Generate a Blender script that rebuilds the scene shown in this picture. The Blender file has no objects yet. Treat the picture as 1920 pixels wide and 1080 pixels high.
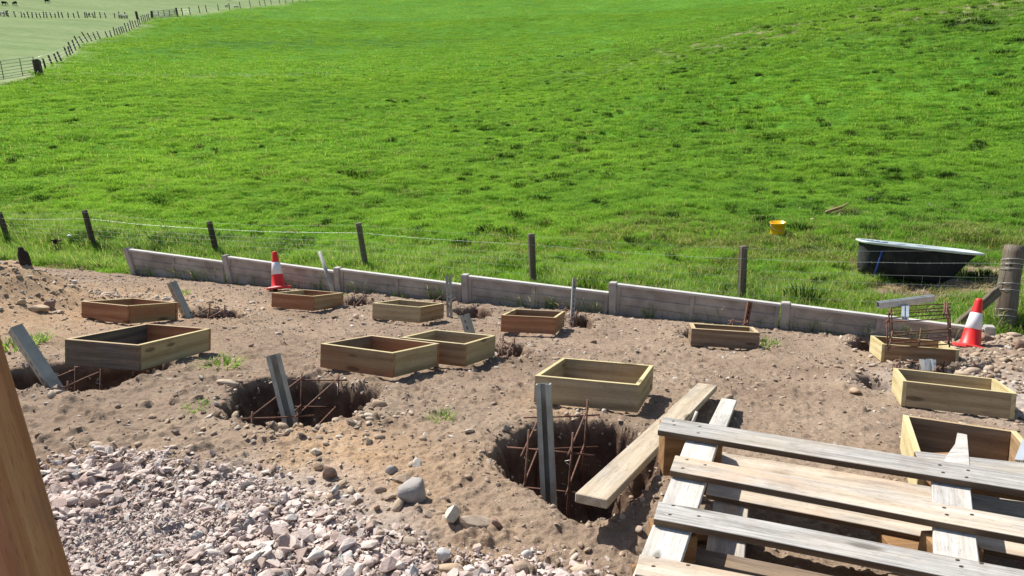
import bpy, bmesh, math, random
import numpy as np
from mathutils import Vector, Matrix, Euler

random.seed(7); rng = np.random.default_rng(11)
scene = bpy.context.scene
COL = scene.collection

# ------------------------------------------------------------------ camera, sky, sun, exposure
FPX = 1330.0                       # focal length in pixels of a 1920 wide frame
PITCH, ROLL = math.radians(14.5), math.radians(1.6)
CAM = np.array([0.0, 0.0, 1.5])
_F = np.array([0, math.cos(PITCH), -math.sin(PITCH)])
_R0 = np.array([1.0, 0, 0]); _U0 = np.array([0, math.sin(PITCH), math.cos(PITCH)])
_R = math.cos(ROLL)*_R0 - math.sin(ROLL)*_U0
_U = math.sin(ROLL)*_R0 + math.cos(ROLL)*_U0
cam_d = bpy.data.cameras.new('camera'); cam = bpy.data.objects.new('camera', cam_d); COL.objects.link(cam)
cam_d.sensor_width = 36.0; cam_d.lens = 36.0*FPX/1920.0; cam_d.clip_start = 0.05; cam_d.clip_end = 3000
m = Matrix(((_R[0], _U[0], -_F[0], 0), (_R[1], _U[1], -_F[1], 0), (_R[2], _U[2], -_F[2], 1.5), (0, 0, 0, 1)))
cam.matrix_world = m
scene.camera = cam

SUN_AZ, SUN_EL = math.radians(-44), math.radians(50)
world = bpy.data.worlds.new("World"); scene.world = world; world.use_nodes = True
wn = world.node_tree.nodes; wl = world.node_tree.links; wn.clear()
sky = wn.new('ShaderNodeTexSky'); sky.sky_type = 'NISHITA'; sky.sun_disc = False
sky.sun_elevation = SUN_EL; sky.sun_rotation = SUN_AZ % (2*math.pi)
bg = wn.new('ShaderNodeBackground'); bg.inputs[1].default_value = 0.08
wo = wn.new('ShaderNodeOutputWorld'); wl.new(sky.outputs[0], bg.inputs[0]); wl.new(bg.outputs[0], wo.inputs[0])
sd = bpy.data.lights.new('sun', 'SUN'); sd.energy = 4.8; sd.angle = math.radians(0.53); sd.color = (1.0, 0.955, 0.88)
sun = bpy.data.objects.new('sun', sd); COL.objects.link(sun)
tosun = Vector((math.sin(SUN_AZ)*math.cos(SUN_EL), math.cos(SUN_AZ)*math.cos(SUN_EL), math.sin(SUN_EL)))
sun.rotation_euler = tosun.to_track_quat('Z', 'Y').to_euler()
scene.view_settings.view_transform = 'Standard'; scene.view_settings.look = 'None'
scene.view_settings.exposure = 0.66; scene.view_settings.gamma = 1.0; scene.view_settings.use_curve_mapping = False
scene.cycles.max_bounces = 6; scene.cycles.transparent_max_bounces = 4

# ------------------------------------------------------------------ noise and terrain
def _hash(ix, iy, s):
    h = (ix.astype(np.int64)*374761393 + iy.astype(np.int64)*668265263 + s*974711) & 0xffffffff
    h = ((h ^ (h >> 13))*1274126177) & 0xffffffff
    return ((h ^ (h >> 16)) & 0xffff)/65535.0
def vnoise(x, y, s=0):
    x = np.asarray(x, float); y = np.asarray(y, float)
    ix = np.floor(x); iy = np.floor(y); fx = x-ix; fy = y-iy
    fx = fx*fx*fx*(fx*(fx*6-15)+10); fy = fy*fy*fy*(fy*(fy*6-15)+10)
    a = _hash(ix, iy, s); b = _hash(ix+1, iy, s); c = _hash(ix, iy+1, s); d = _hash(ix+1, iy+1, s)
    return (a*(1-fx)+b*fx)*(1-fy) + (c*(1-fx)+d*fx)*fy*1.0
def fbm(x, y, f, s=0, o=3):
    t = 0; a = 1.0; n = 0
    x = np.asarray(x, float); y = np.asarray(y, float)
    for k in range(o):
        c, q = math.cos(1.1*k+.4), math.sin(1.1*k+.4)
        t = t + a*(vnoise((x*c-y*q)*f+17*k, (x*q+y*c)*f-9*k, s+k)-.5); n += a; a *= .5; f *= 2.1
    return t/n*2
def sstep(a, b, x):
    t = np.clip((x-a)/(b-a), 0, 1); return t*t*(3-2*t)
def pchip(xs, ys):
    xs = np.array(xs, float); ys = np.array(ys, float); h = np.diff(xs); d = np.diff(ys)/h
    mm = np.zeros_like(xs); mm[0] = d[0]; mm[-1] = d[-1]
    for i in range(1, len(xs)-1): mm[i] = 0 if d[i-1]*d[i] <= 0 else 2*d[i-1]*d[i]/(d[i-1]+d[i])
    def f(x):
        x = np.clip(x, xs[0], xs[-1]); i = np.clip(np.searchsorted(xs, x)-1, 0, len(xs)-2)
        t = (x-xs[i])/h[i]; t2 = t*t; t3 = t2*t
        return (2*t3-3*t2+1)*ys[i]+(t3-2*t2+t)*h[i]*mm[i]+(-2*t3+3*t2)*ys[i+1]+(t3-t2)*h[i]*mm[i+1]
    return f

def ray(px, py):
    d = _R*((px-960)/FPX) + _U*(-(py-540)/FPX) + _F
    return d                                          # camera depth = parameter
SH = 0.97
_n = _R*0.045 + _U - _F*0.0827; _n /= np.linalg.norm(_n)   # the site's slope
SN = Vector(_n)
def on_plane(px, py, h=0.0):
    d = ray(px, py); t = (-(SH-h))/np.dot(d, _n); return CAM + d*t
def at_depth(px, py, D): return CAM + ray(px, py)*D
def depth_of(P): return float(np.dot(np.array(P)-CAM, _F))
def plane_z(x, y): return CAM[2] + (-SH - _n[0]*x - _n[1]*y)/_n[2]

W0 = on_plane(246, 512)[:2]; W1 = on_plane(1850, 647)[:2]
WD = (W1-W0)/np.linalg.norm(W1-W0); WN = np.array([-WD[1], WD[0]])
def wall_s(x, y): return (x-W0[0])*WN[0] + (y-W0[1])*WN[1]
def wall_t(x, y): return (x-W0[0])*WD[0] + (y-W0[1])*WD[1]

prof = pchip([0, 8, 10, 13, 18, 24, 35, 50, 75, 100, 130, 160, 200, 300, 520],
             [-2.7, -2.62, -2.46, -2.33, -1.98, -1.40, -.08, 1.95, 4.6, 8.3, 13.9, 19.6, 27.5, 50, 95])
extra = pchip([0, 14, 20, 30, 50, 62, 90, 130, 520], [0, 0, .25, 1.2, 3.7, 4.0, 2.2, 1.0, 0])
def field_z(x, y):
    r = np.hypot(x, y); az = np.degrees(np.arctan2(x, y))
    z = prof(r) + extra(r)*sstep(-4, 30, az)*(1-sstep(80, 140, az))
    w = sstep(10, 30, r)
    z = z + fbm(x, y, .06, 40, 2)*.5*w + fbm(x, y, .35, 41, 3)*.10*sstep(8, 16, r)*(1-sstep(90, 150, r))
    z = z + (fbm(x, y, 1.5, 42, 3)*.11 + fbm(x, y, 3.6, 44, 2)*.06 + fbm(x, y, 7., 43, 2)*.03)*(1-sstep(50, 90, r))
    return CAM[2] + z

def poly_world(pts): return np.array([on_plane(*p)[:2] for p in pts])
HOLES = [  # outline in plan, depth
 ([(-40,692),(20,683),(90,675),(170,679),(300,668),(336,678),(262,706),(200,722),(140,728),(60,718),(-40,714)], .42),
 ([(408,742),(430,722),(480,706),(560,702),(640,708),(712,722),(704,745),(665,772),(590,790),(520,789),(450,781),(415,762)], .42),
 ([(905,840),(935,812),(1000,784),(1100,777),(1185,790),(1240,812),(1243,870),(1215,915),(1150,945),(1090,938),(1040,915),(1000,893),(940,868)], .5),
 ([(345,582),(385,575),(452,579),(464,590),(440,598),(368,599)], .3),
 ([(640,562),(690,554),(712,564),(688,573),(645,574)], .25),
 ([(848,578),(895,571),(930,579),(912,593),(860,593)], .28),
 ([(1068,592),(1104,588),(1120,600),(1104,613),(1070,610)], .3),
 ([(920,642),(985,638),(1004,651),(982,666),(928,668)], .28),
 ([(1278,622),(1300,616),(1310,630),(1286,634)], .2),
 ([(1422,634),(1440,630),(1448,648),(1430,655)], .18),
 ([(1588,642),(1612,629),(1650,632),(1650,660),(1600,654)], .3),
 ([(1596,703),(1630,699),(1680,712),(1680,734),(1628,726)], .26),
 ([(1688,686),(1770,683),(1800,696),(1760,706),(1690,704)], .2),
]
HOLES = [(poly_world(p), d) for p, d in HOLES]
def poly_sd(x, y, P):                                 # signed distance, + inside
    best = np.full(np.shape(x), 1e9); inside = np.zeros(np.shape(x), bool); n = len(P)
    for i in range(n):
        a = P[i]; b = P[(i+1) % n]; e = b-a; wx = x-a[0]; wy = y-a[1]
        t = np.clip((wx*e[0]+wy*e[1])/(e@e), 0, 1)
        best = np.minimum(best, (wx-e[0]*t)**2+(wy-e[1]*t)**2)
        c = ((a[1] <= y) != (b[1] <= y)) & (x < (b[0]-a[0])*(y-a[1])/(b[1]-a[1]+1e-12)+a[0])
        inside ^= c
    d = np.sqrt(best); return np.where(inside, d, -d)
MOUND = on_plane(5, 578)[:2]; MOUND2 = on_plane(95, 560)[:2]
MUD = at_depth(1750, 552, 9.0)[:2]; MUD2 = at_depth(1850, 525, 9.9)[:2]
RUB = on_plane(1900, 690)[:2]; RUB2 = on_plane(1930, 655)[:2]
def site_z(x, y, fine=True):
    pz = plane_z(x, y); fl = CAM[2]-1.43
    k = .10; h = np.clip(.5+.5*(fl-pz)/k, 0, 1); z = fl*(1-h)+pz*h - k*h*(1-h)     # level terrace by the camera
    d1 = np.hypot(x-MOUND[0], y-MOUND[1]); d2 = np.hypot(x-MOUND2[0], y-MOUND2[1])
    mz = .44*np.exp(-(d1/.72)**2)+.30*np.exp(-((x-MOUND[0]+1.1)**2+(y-MOUND[1]+.1)**2)/.7) + .05*np.exp(-(d2/.45)**2)
    z = z + mz*(1+.25*fbm(x, y, 2.2, 9, 3))
    z = z + .10*np.exp(-(np.hypot(x-RUB[0], y-RUB[1])/.8)**2) + .16*np.exp(-(np.hypot(x-RUB2[0], y-RUB2[1])/.5)**2)
    if fine:
        z = z - .022 + fbm(x, y, 1.3, 1, 3)*.026 + fbm(x, y, 7, 2, 3)*.007
        z = z + np.maximum(fbm(x, y, 17, 3, 3), 0)*.015 + fbm(x, y, 38, 4, 2)*.008
        z = z + np.maximum(fbm(x, y, 13, 12, 3)-.2, 0)*.06*sstep(.1, .5, fbm(x, y, 1.1, 13, 2)+.25)
    return z
def holes_z(x, y, z):
    for P, dep in HOLES:
        c = P.mean(0); R = np.max(np.hypot(*(P-c).T))+.4
        mk = np.hypot(x-c[0], y-c[1]) < R
        if not np.any(mk): continue
        xs = x[mk]; ys = y[mk]
        sd = poly_sd(xs, ys, P) + fbm(xs, ys, 7, 21, 3)*.05
        lip = np.exp(-((sd+.10)/.09)**2)*.018*(1+.8*fbm(xs, ys, 6, 23, 2))
        dz = -dep*(sstep(-.01, .11, sd)*.6 + sstep(.04, .26, sd)*.4)
        zz = z[mk]; zz = zz + dz + lip + np.where(sd > .02, fbm(xs, ys, 9, 24, 3)*.06, 0); z[mk] = zz
    return z
def grassy(x, y):
    s = wall_s(x, y); r = np.hypot(x, y)
    t = wall_t(x, y)
    left = sstep(.2, -.6, t)
    g = sstep(-.10, .14, s + fbm(x, y, 3, 31, 3)*.16*left + fbm(x, y, 8, 33, 2)*.03 - .05 + .10*left)
    g = g*(1-sstep(.75, .45, np.hypot(x-RUB2[0], y-RUB2[1]) + fbm(x, y, 4, 32, 2)*.15))
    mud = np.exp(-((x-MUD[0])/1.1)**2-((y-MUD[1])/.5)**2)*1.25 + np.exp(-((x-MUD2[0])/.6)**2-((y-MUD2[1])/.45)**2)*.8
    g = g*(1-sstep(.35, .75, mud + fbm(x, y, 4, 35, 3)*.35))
    return g
def H(x, y, fine=True, holes=True):
    x = np.atleast_1d(np.asarray(x, float)); y = np.atleast_1d(np.asarray(y, float))
    s = wall_s(x, y); w = sstep(.05, 1.3, s)
    z = np.empty_like(x); a = w < 1; b = w > 0
    zs = np.zeros_like(x); zf = np.zeros_like(x)
    if a.any(): zs[a] = site_z(x[a], y[a], fine)
    if b.any(): zf[b] = field_z(x[b], y[b])
    z = zs*(1-w)+zf*w
    if holes: z = holes_z(x, y, z)
    return z
_ts = np.geomspace(1.2, 420, 5000)
def hit(px, py, tmin=0):
    d = ray(px, py); P = CAM[None]+d[None]*_ts[:, None]
    dz = P[:, 2]-H(P[:, 0], P[:, 1], True, False)
    k = np.nonzero((dz < 0) & (_ts > tmin))[0]
    if len(k) == 0: return P[-1]
    k = k[0]; k = max(k, 1); a, b = dz[k-1], dz[k]; t = _ts[k-1]+(_ts[k]-_ts[k-1])*(a/(a-b)); return CAM+d*t

# ------------------------------------------------------------------ materials
def new_mat(name):
    mt = bpy.data.materials.new(name); mt.use_nodes = True; nt = mt.node_tree
    b = nt.nodes['Principled BSDF']; return mt, nt, b
class NT:
    def __init__(s, nt): s.nt = nt; s.n = nt.nodes; s.l = nt.links
    def node(s, t, **kw):
        n = s.n.new(t)
        for k, v in kw.items():
            if k.startswith('i_'): n.inputs[int(k[2:])].default_value = v
            else: setattr(n, k, v)
        return n
    def link(s, a, b): s.l.new(a, b)
    def obj(s): return s.node('ShaderNodeTexCoord').outputs['Object']
    def pos(s): return s.node('ShaderNodeNewGeometry').outputs['Position']
    def rand(s): return s.node('ShaderNodeObjectInfo').outputs['Random']
    def mapping(s, v, sc, loc=None):
        m_ = s.node('ShaderNodeMapping'); m_.inputs['Scale'].default_value = sc; s.link(v, m_.inputs['Vector'])
        if loc is not None: s.link(loc, m_.inputs['Location'])
        return m_.outputs[0]
    def noise(s, v, scale, det=4, rough=.55, dist=0):
        n = s.node('ShaderNodeTexNoise'); n.inputs['Scale'].default_value = scale; n.inputs['Detail'].default_value = det
        n.inputs['Roughness'].default_value = rough; n.inputs['Distortion'].default_value = dist
        s.link(v, n.inputs['Vector']); return n.outputs['Fac']
    def vor(s, v, scale, feat='F1', out='Distance'):
        n = s.node('ShaderNodeTexVoronoi', feature=feat); n.inputs['Scale'].default_value = scale; s.link(v, n.inputs['Vector']); return n.outputs[out]
    def ramp(s, f, stops):
        r = s.node('ShaderNodeValToRGB'); e = r.color_ramp.elements
        e[0].position, e[0].color = stops[0][0], (*stops[0][1], 1)
        e[1].position, e[1].color = stops[-1][0], (*stops[-1][1], 1)
        for p, c in stops[1:-1]: q = e.new(p); q.color = (*c, 1)
        s.link(f, r.inputs[0]); return r.outputs[0]
    def mr(s, f, a, b, c=0., d=1.):
        n = s.node('ShaderNodeMapRange'); s.link(f, n.inputs[0])
        for i, v in zip((1, 2, 3, 4), (a, b, c, d)): n.inputs[i].default_value = v
        return n.outputs[0]
    def mix(s, f, a, b, mode='MIX'):
        n = s.node('ShaderNodeMix', data_type='RGBA', blend_type=mode)
        for v, i in ((f, 0), (a, 6), (b, 7)):
            if isinstance(v, (int, float)): n.inputs[i].default_value = v
            elif isinstance(v, tuple): n.inputs[i].default_value = (*v, 1)
            else: s.link(v, n.inputs[i])
        return n.outputs[2]
    def math(s, op, a, b=0.):
        n = s.node('ShaderNodeMath', operation=op)
        for i, v in enumerate((a, b)):
            if isinstance(v, (int, float)): n.inputs[i].default_value = v
            else: s.link(v, n.inputs[i])
        return n.outputs[0]
    def attr(s, name):
        n = s.node('ShaderNodeAttribute', attribute_name=name); return n.outputs['Fac']
    def bump(s, h, st, dist, bsdf):
        b = s.node('ShaderNodeBump'); b.inputs['Strength'].default_value = st; b.inputs['Distance'].default_value = dist
        s.link(h, b.inputs['Height']); s.link(b.outputs[0], bsdf.inputs['Normal']); return b

STAINED = {'grey_weathered_pallet_timber', 'tan_weathered_pallet_timber', 'bleached_pallet_timber', 'weathered_plank_timber', 'weathered_brown_timber'}
def wood(name, dark, mid, light, grey=0.0, rough=.75, greycol=(.36, .34, .31), knots=True, endc=None, streak=None):
    mt, nt, b = new_mat(name); T = NT(nt); o = T.obj(); r = T.rand()
    off = T.math('MULTIPLY', r, 37.0); cb = T.node('ShaderNodeCombineXYZ')
    for i in range(3): T.link(off, cb.inputs[i])
    v = T.mapping(o, (1, 1, 1), cb.outputs[0])
    g1 = T.noise(T.mapping(v, (1.6, 26, 26)), 1.0, 5, .6, .6)
    g2 = T.noise(T.mapping(v, (5, 150, 150)), 1.0, 3, .6)
    wv = T.node('ShaderNodeTexWave', wave_type='RINGS', rings_direction='X'); wv.inputs['Scale'].default_value = 1.0
    wv.inputs['Distortion'].default_value = 9.0; wv.inputs['Detail'].default_value = 2.0; wv.inputs['Detail Scale'].default_value = .35
    T.link(T.mapping(v, (.8, 6.5, 6.5)), wv.inputs['Vector'])
    f = T.math('ADD', T.math('MULTIPLY', g1, .55), T.math('ADD', T.math('MULTIPLY', wv.outputs['Fac'], .14), T.math('MULTIPLY', g2, .34)))
    col = T.ramp(f, [(.28, dark), (.5, mid), (.72, light)])
    if streak: col = T.mix(T.mr(T.noise(T.mapping(v, (1.1, 9, 9)), 1., 2), .52, .66), col, streak)
    if grey > 0:
        gm = T.mr(T.noise(T.mapping(v, (2.2, 7, 7)), 1., 4), .62-.35*grey, .82-.35*grey)
        gc = T.mix(T.mr(g2, .35, .65), tuple(c*.55 for c in greycol), greycol)
        col = T.mix(gm, col, gc)
    if knots:
        kn = T.vor(T.mapping(v, (2.6, 9.5, 9.5)), 1.0)
        k2 = T.mr(kn, .10, .17, 1., 0.); col = T.mix(T.math('MULTIPLY', k2, .75), col, tuple(c*.35 for c in dark))
    col = T.mix(T.mr(r, 0, 1, .0, .35), col, T.mix(1.0, col, (.72, .70, .66), 'MULTIPLY'))
    if name in STAINED:
        stn = T.noise(T.mapping(v, (1.7, 9, 9)), 1.0, 6, .7, .8)
        col = T.mix(T.mr(stn, .56, .70, 0, .62), col, (.17, .145, .12))
        sp = T.noise(T.mapping(v, (9, 60, 60)), 1.0, 4, .7); col = T.mix(T.mr(sp, .60, .72, 0, .55), col, (.12, .09, .07))
    pore = T.noise(T.mapping(v, (38, 230, 230)), 1.0, 3, .7); col = T.mix(T.mr(pore, .56, .68, 0, .5), col, T.mix(1., col, (.45, .40, .36), 'MULTIPLY'))
    dirt = T.noise(T.pos(), 9, 4); col = T.mix(T.mr(dirt, .55, .75, 0, .35), col, (.20, .145, .10))
    T.link(col, b.inputs['Base Color']); b.inputs['Roughness'].default_value = rough
    b.inputs['Specular IOR Level'].default_value = .25
    T.bump(T.math('ADD', g1, g2), .4, .002, b); return mt
M = {}
M['green_wood'] = wood('fresh_green_timber', (.25, .18, .10), (.42, .325, .19), (.54, .44, .28))
M['red_wood'] = wood('reddish_timber', (.22, .09, .04), (.37, .17, .085), (.48, .26, .14))
M['brown_wood'] = wood('brown_timber', (.20, .12, .06), (.35, .225, .12), (.47, .33, .19), streak=(.32, .16, .08))
M['dark_wood'] = wood('weathered_brown_timber', (.12, .08, .05), (.24, .165, .105), (.36, .27, .18), grey=.4, greycol=(.25, .20, .16))
M['blue_wood'] = wood('blue_stained_timber', (.045, .045, .05), (.09, .085, .08), (.16, .13, .10))
M['yellow_wood'] = wood('pale_yellow_timber', (.42, .33, .15), (.56, .47, .25), (.66, .58, .36))
M['plank_wood'] = wood('weathered_plank_timber', (.30, .235, .16), (.48, .395, .29), (.60, .52, .40), grey=.45, greycol=(.50, .45, .39))
M['grey_wood'] = wood('grey_weathered_pallet_timber', (.30, .255, .20), (.46, .41, .34), (.62, .57, .49), grey=.95, greycol=(.52, .50, .47))
M['tan_wood'] = wood('tan_weathered_pallet_timber', (.33, .26, .18), (.55, .455, .35), (.69, .61, .51), grey=.6, greycol=(.54, .51, .46), streak=(.56, .42, .30))
M['white_wood'] = wood('bleached_pallet_timber', (.40, .365, .31), (.58, .55, .50), (.72, .70, .66), grey=.35, greycol=(.50, .48, .46), knots=True)
M['block_wood'] = wood('pallet_block_timber', (.16, .085, .035), (.28, .155, .070), (.38, .23, .11))
M['side_wood'] = wood('shade_toned_brown_sawn_edge', (.06, .038, .024), (.13, .082, .05), (.20, .135, .085), grey=.2, greycol=(.20, .17, .14), knots=False)  # brown sawn sides, colour darkened further for the shade on the slat fronts
M['tan_edge'] = wood('sun_toned_tan_sawn_edge', (.36, .25, .14), (.48, .36, .21), (.58, .46, .30), knots=False)  # light sawn wood for board tops, brightened in colour for the sun
M['rail_wood'] = wood('orange_brown_post_timber', (.32, .125, .05), (.50, .215, .095), (.62, .31, .15))
M['post_wood'] = wood('dark_fence_post_timber', (.035, .025, .018), (.075, .055, .04), (.14, .105, .075), grey=.3, greycol=(.15, .13, .10), knots=False)
M['strainer_wood'] = wood('weathered_strainer_timber', (.07, .052, .036), (.14, .105, .075), (.22, .175, .13), grey=.5, greycol=(.20, .18, .14), knots=True)

def simple(name, col, rough=.6, metal=0., var=.25, scale=12, bump=.0, dirt=None, dirtamt=.5, spec=.5, grain=60):
    mt, nt, b = new_mat(name); T = NT(nt); o = T.obj()
    n1 = T.noise(o, scale, 5); c = T.mix(T.mr(n1, .3, .7), tuple(x*(1-var) for x in col), tuple(min(1, x*(1+var)) for x in col))
    if dirt: c = T.mix(T.mr(T.noise(T.pos(), scale*.6, 5), .5, .7, 0, dirtamt), c, dirt)
    T.link(c, b.inputs['Base Color']); b.inputs['Roughness'].default_value = rough; b.inputs['Metallic'].default_value = metal
    b.inputs['Specular IOR Level'].default_value = spec
    if bump: T.bump(T.noise(o, grain, 4), bump, .004, b)
    return mt
M['galv'] = simple('galvanised_steel', (.42, .43, .43), .42, .75, .18, 14, .1, (.30, .26, .20), .5)
M['bright_galv'] = simple('bright_galvanised_steel', (.68, .72, .74), .35, .7, .08, 14, .05)
M['olive_galv'] = simple('mud_stained_steel', (.37, .37, .33), .6, .15, .25, 10, .1, (.22, .17, .12), .7)
M['rust'] = simple('rusty_steel', (.16, .075, .048), .8, .15, .4, 40, .4, (.09, .05, .04), .6, grain=200)
M['wire'] = simple('fence_wire', (.62, .63, .62), .4, .5, .1, 20)
M['coping'] = simple('sun_toned_concrete_coping', (.52, .50, .47), .9, 0, .12, 6, .3, (.36, .32, .28), .3, .2, 90)  # same concrete as the panels, colour lightened for the sun on top
M['concrete'] = simple('precast_concrete', (.385, .355, .32), .9, 0, .22, 5, .5, (.15, .125, .105), .55, .2, 90)
M['concrete_light'] = simple('precast_concrete_post', (.40, .375, .35), .9, 0, .18, 6, .5, (.2, .17, .15), .4, .2, 90)
M['cone_red'] = simple('cone_red_plastic', (.78, .020, .018), .45, 0, .12, 6, 0, (.30, .10, .06), .25)
M['cone_base'] = simple('cone_base_red_plastic', (.66, .035, .03), .55, 0, .2, 8, 0, (.34, .14, .09), .5)
M['cone_white'] = simple('cone_white_sleeve', (.80, .78, .79), .4, 0, .05, 8, 0, (.5, .45, .4), .25)
M['yellow'] = simple('yellow_orange_plastic', (.95, .52, .008), .35, 0, .06, 6)
M['mud_white'] = simple('muddy_base_plastic', (.42, .33, .22), .7, 0, .5, 18)
M['net_wire'] = simple('dull_netting_wire', (.33, .36, .33), .6, .2, .1, 20)
M['enamel'] = simple('old_bath_enamel', (.66, .74, .74), .2, 0, .06, 5, 0, (.40, .42, .36), .4)
M['bath_dark'] = simple('dark_bath_shell', (.009, .011, .012), .85, 0, .5, 7, .2, (.07, .065, .045), .5)
M['blue_strap'] = simple('blue_strap', (.02, .07, .32), .5)
M['wool'] = simple('sheep_wool', (.60, .57, .50), .95, 0, .15, 6)
M['black_wool'] = simple('dark_wool', (.018, .016, .015), .95, 0, .2, 6)
M['white_junk'] = simple('pale_plastic', (.7, .75, .8), .5)
M['gate_metal'] = simple('far_gate_metal', (.42, .45, .44), .4, .5)
M['stalk'] = simple('dead_plant_stalk', (.035, .028, .018), .9)
M['bark'] = simple('dark_stump_wood', (.030, .019, .014), .95, 0, .5, 14, .8)

def stone_mat(name, stops, sc=3.0, spot=.25):
    mt, nt, b = new_mat(name); T = NT(nt); r = T.rand()
    c = T.ramp(r, stops); n1 = T.noise(T.obj(), sc, 5, .6)
    c = T.mix(T.mr(n1, .35, .65, 0, .45), c, T.mix(1., c, (.66, .60, .55), 'MULTIPLY'))
    c = T.mix(T.mr(T.noise(T.pos(), 25, 3), .5, .7, 0, spot), c, (.26, .20, .15))
    T.link(c, b.inputs['Base Color']); b.inputs['Roughness'].default_value = .85; b.inputs['Specular IOR Level'].default_value = .3
    T.bump(T.noise(T.obj(), sc*4, 5), .35, .01, b); return mt
M['gravel'] = stone_mat('crushed_pink_grey_stone', [(0, (.34, .25, .21)), (.2, (.48, .375, .33)), (.4, (.57, .475, .425)), (.6, (.65, .57, .515)), (.8, (.53, .41, .365)), (.95, (.70, .645, .575)), (1, (.40, .41, .41))], 2.5, .12)
M['soilstone'] = stone_mat('soil_covered_stone', [(0, (.20, .145, .10)), (.35, (.30, .225, .165)), (.7, (.39, .31, .235)), (.9, (.50, .44, .37)), (1, (.60, .56, .50))], 3, .5)
M['cobble'] = stone_mat('rounded_tan_stone', [(0, (.34, .25, .18)), (.4, (.42, .32, .23)), (.8, (.50, .40, .30)), (1, (.56, .50, .42))], 3, .35)
M['rock_brown'] = stone_mat('brown_rock', [(0, (.26, .17, .125)), (1, (.30, .20, .15))], 5, .3)
M['rock_pale'] = stone_mat('pale_cream_rock', [(0, (.56, .50, .40)), (1, (.60, .54, .44))], 5, .1)
M['rock_grey'] = stone_mat('grey_rock', [(0, (.36, .33, .31)), (1, (.40, .37, .34))], 5, .2)
M['rock_white'] = stone_mat('white_grey_rock', [(0, (.60, .58, .55)), (1, (.68, .66, .63))], 5, .1)
M['rock_tan'] = stone_mat('sandy_tan_rock', [(0, (.46, .34, .22)), (1, (.50, .37, .25))], 5, .2)

# ground material
def ground_material():
    mt, nt, b = new_mat('ground_soil_and_turf'); T = NT(nt); p = T.pos()
    big = T.noise(p, 1.1, 5); med = T.noise(p, 9, 5, .65); fine = T.noise(p, 70, 4, .7); grit = T.noise(p, 260, 2, .7)
    soil = T.ramp(big, [(.3, (.215, .155, .108)), (.5, (.30, .222, .16)), (.7, (.36, .275, .20))])
    soil = T.mix(T.mr(med, .25, .62, .6, 0), soil, (.185, .135, .10))
    sand = T.mix(T.mr(med, .3, .7), (.38, .245, .145), (.47, .34, .22))
    soil = T.mix(T.attr('sandy'), soil, sand)
    soil = T.mix(T.mr(grit, .55, .72, 0, .45), soil, (.52, .45, .38))
    soil = T.mix(T.mr(fine, .50, .34, 0, .5), soil, (.15, .105, .078))
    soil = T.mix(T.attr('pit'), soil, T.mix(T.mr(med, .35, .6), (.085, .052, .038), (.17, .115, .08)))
    dust = T.mix(T.mr(fine, .3, .7), (.40, .35, .32), (.58, .53, .50))
    soil = T.mix(T.attr('dust'), soil, dust)
    # turf
    gb = T.noise(p, .10, 5, .6); gm_ = T.noise(p, .9, 5, .65); gf = T.noise(T.mapping(p, (1, 1, .3)), 5, 5, .75)
    turf = T.ramp(gb, [(.3, (.070, .18, .018)), (.5, (.105, .25, .025)), (.7, (.15, .31, .035))])
    turf = T.mix(T.mr(gm_, .35, .62, .6, 0), turf, (.055, .15, .015))
    turf = T.mix(T.mr(gf, .50, .30, 0, .75), turf, (.035, .085, .012))
    turf = T.mix(T.attr('lush'), turf, (.050, .135, .022))
    dry = T.mix(T.mr(gf, .3, .7), (.16, .18, .06), (.38, .36, .19))
    turf = T.mix(T.attr('bare'), turf, T.mix(T.mr(gm_, .42, .58), dry, (.25, .20, .14)))
    pale = T.mix(T.mr(T.noise(T.mapping(p, (.25, 1, .5)), .35, 6, .7), .35, .65), (.165, .235, .095), (.235, .30, .135))
    pale = T.mix(T.mr(T.noise(T.mapping(p, (.3, 1, 1)), .16, 5, .7), .4, .62, 0, .6), pale, (.27, .32, .16))
    pale = T.mix(T.mr(T.noise(T.mapping(p, (.5, 2, 1)), 1.6, 5, .75), .42, .62, 0, .6), pale, (.11, .17, .06))
    turf = T.mix(T.attr('pale'), turf, pale)
    turf = T.mix(T.attr('straw'), turf, (.42, .42, .25))
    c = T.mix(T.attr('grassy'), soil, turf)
    T.link(c, b.inputs['Base Color']); b.inputs['Roughness'].default_value = 1.; b.inputs['Specular IOR Level'].default_value = .03
    hgt = T.math('ADD', T.math('MULTIPLY', fine, .7), T.math('MULTIPLY', grit, .3))
    T.bump(hgt, .85, .015, b); return mt
M['ground'] = ground_material()

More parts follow.
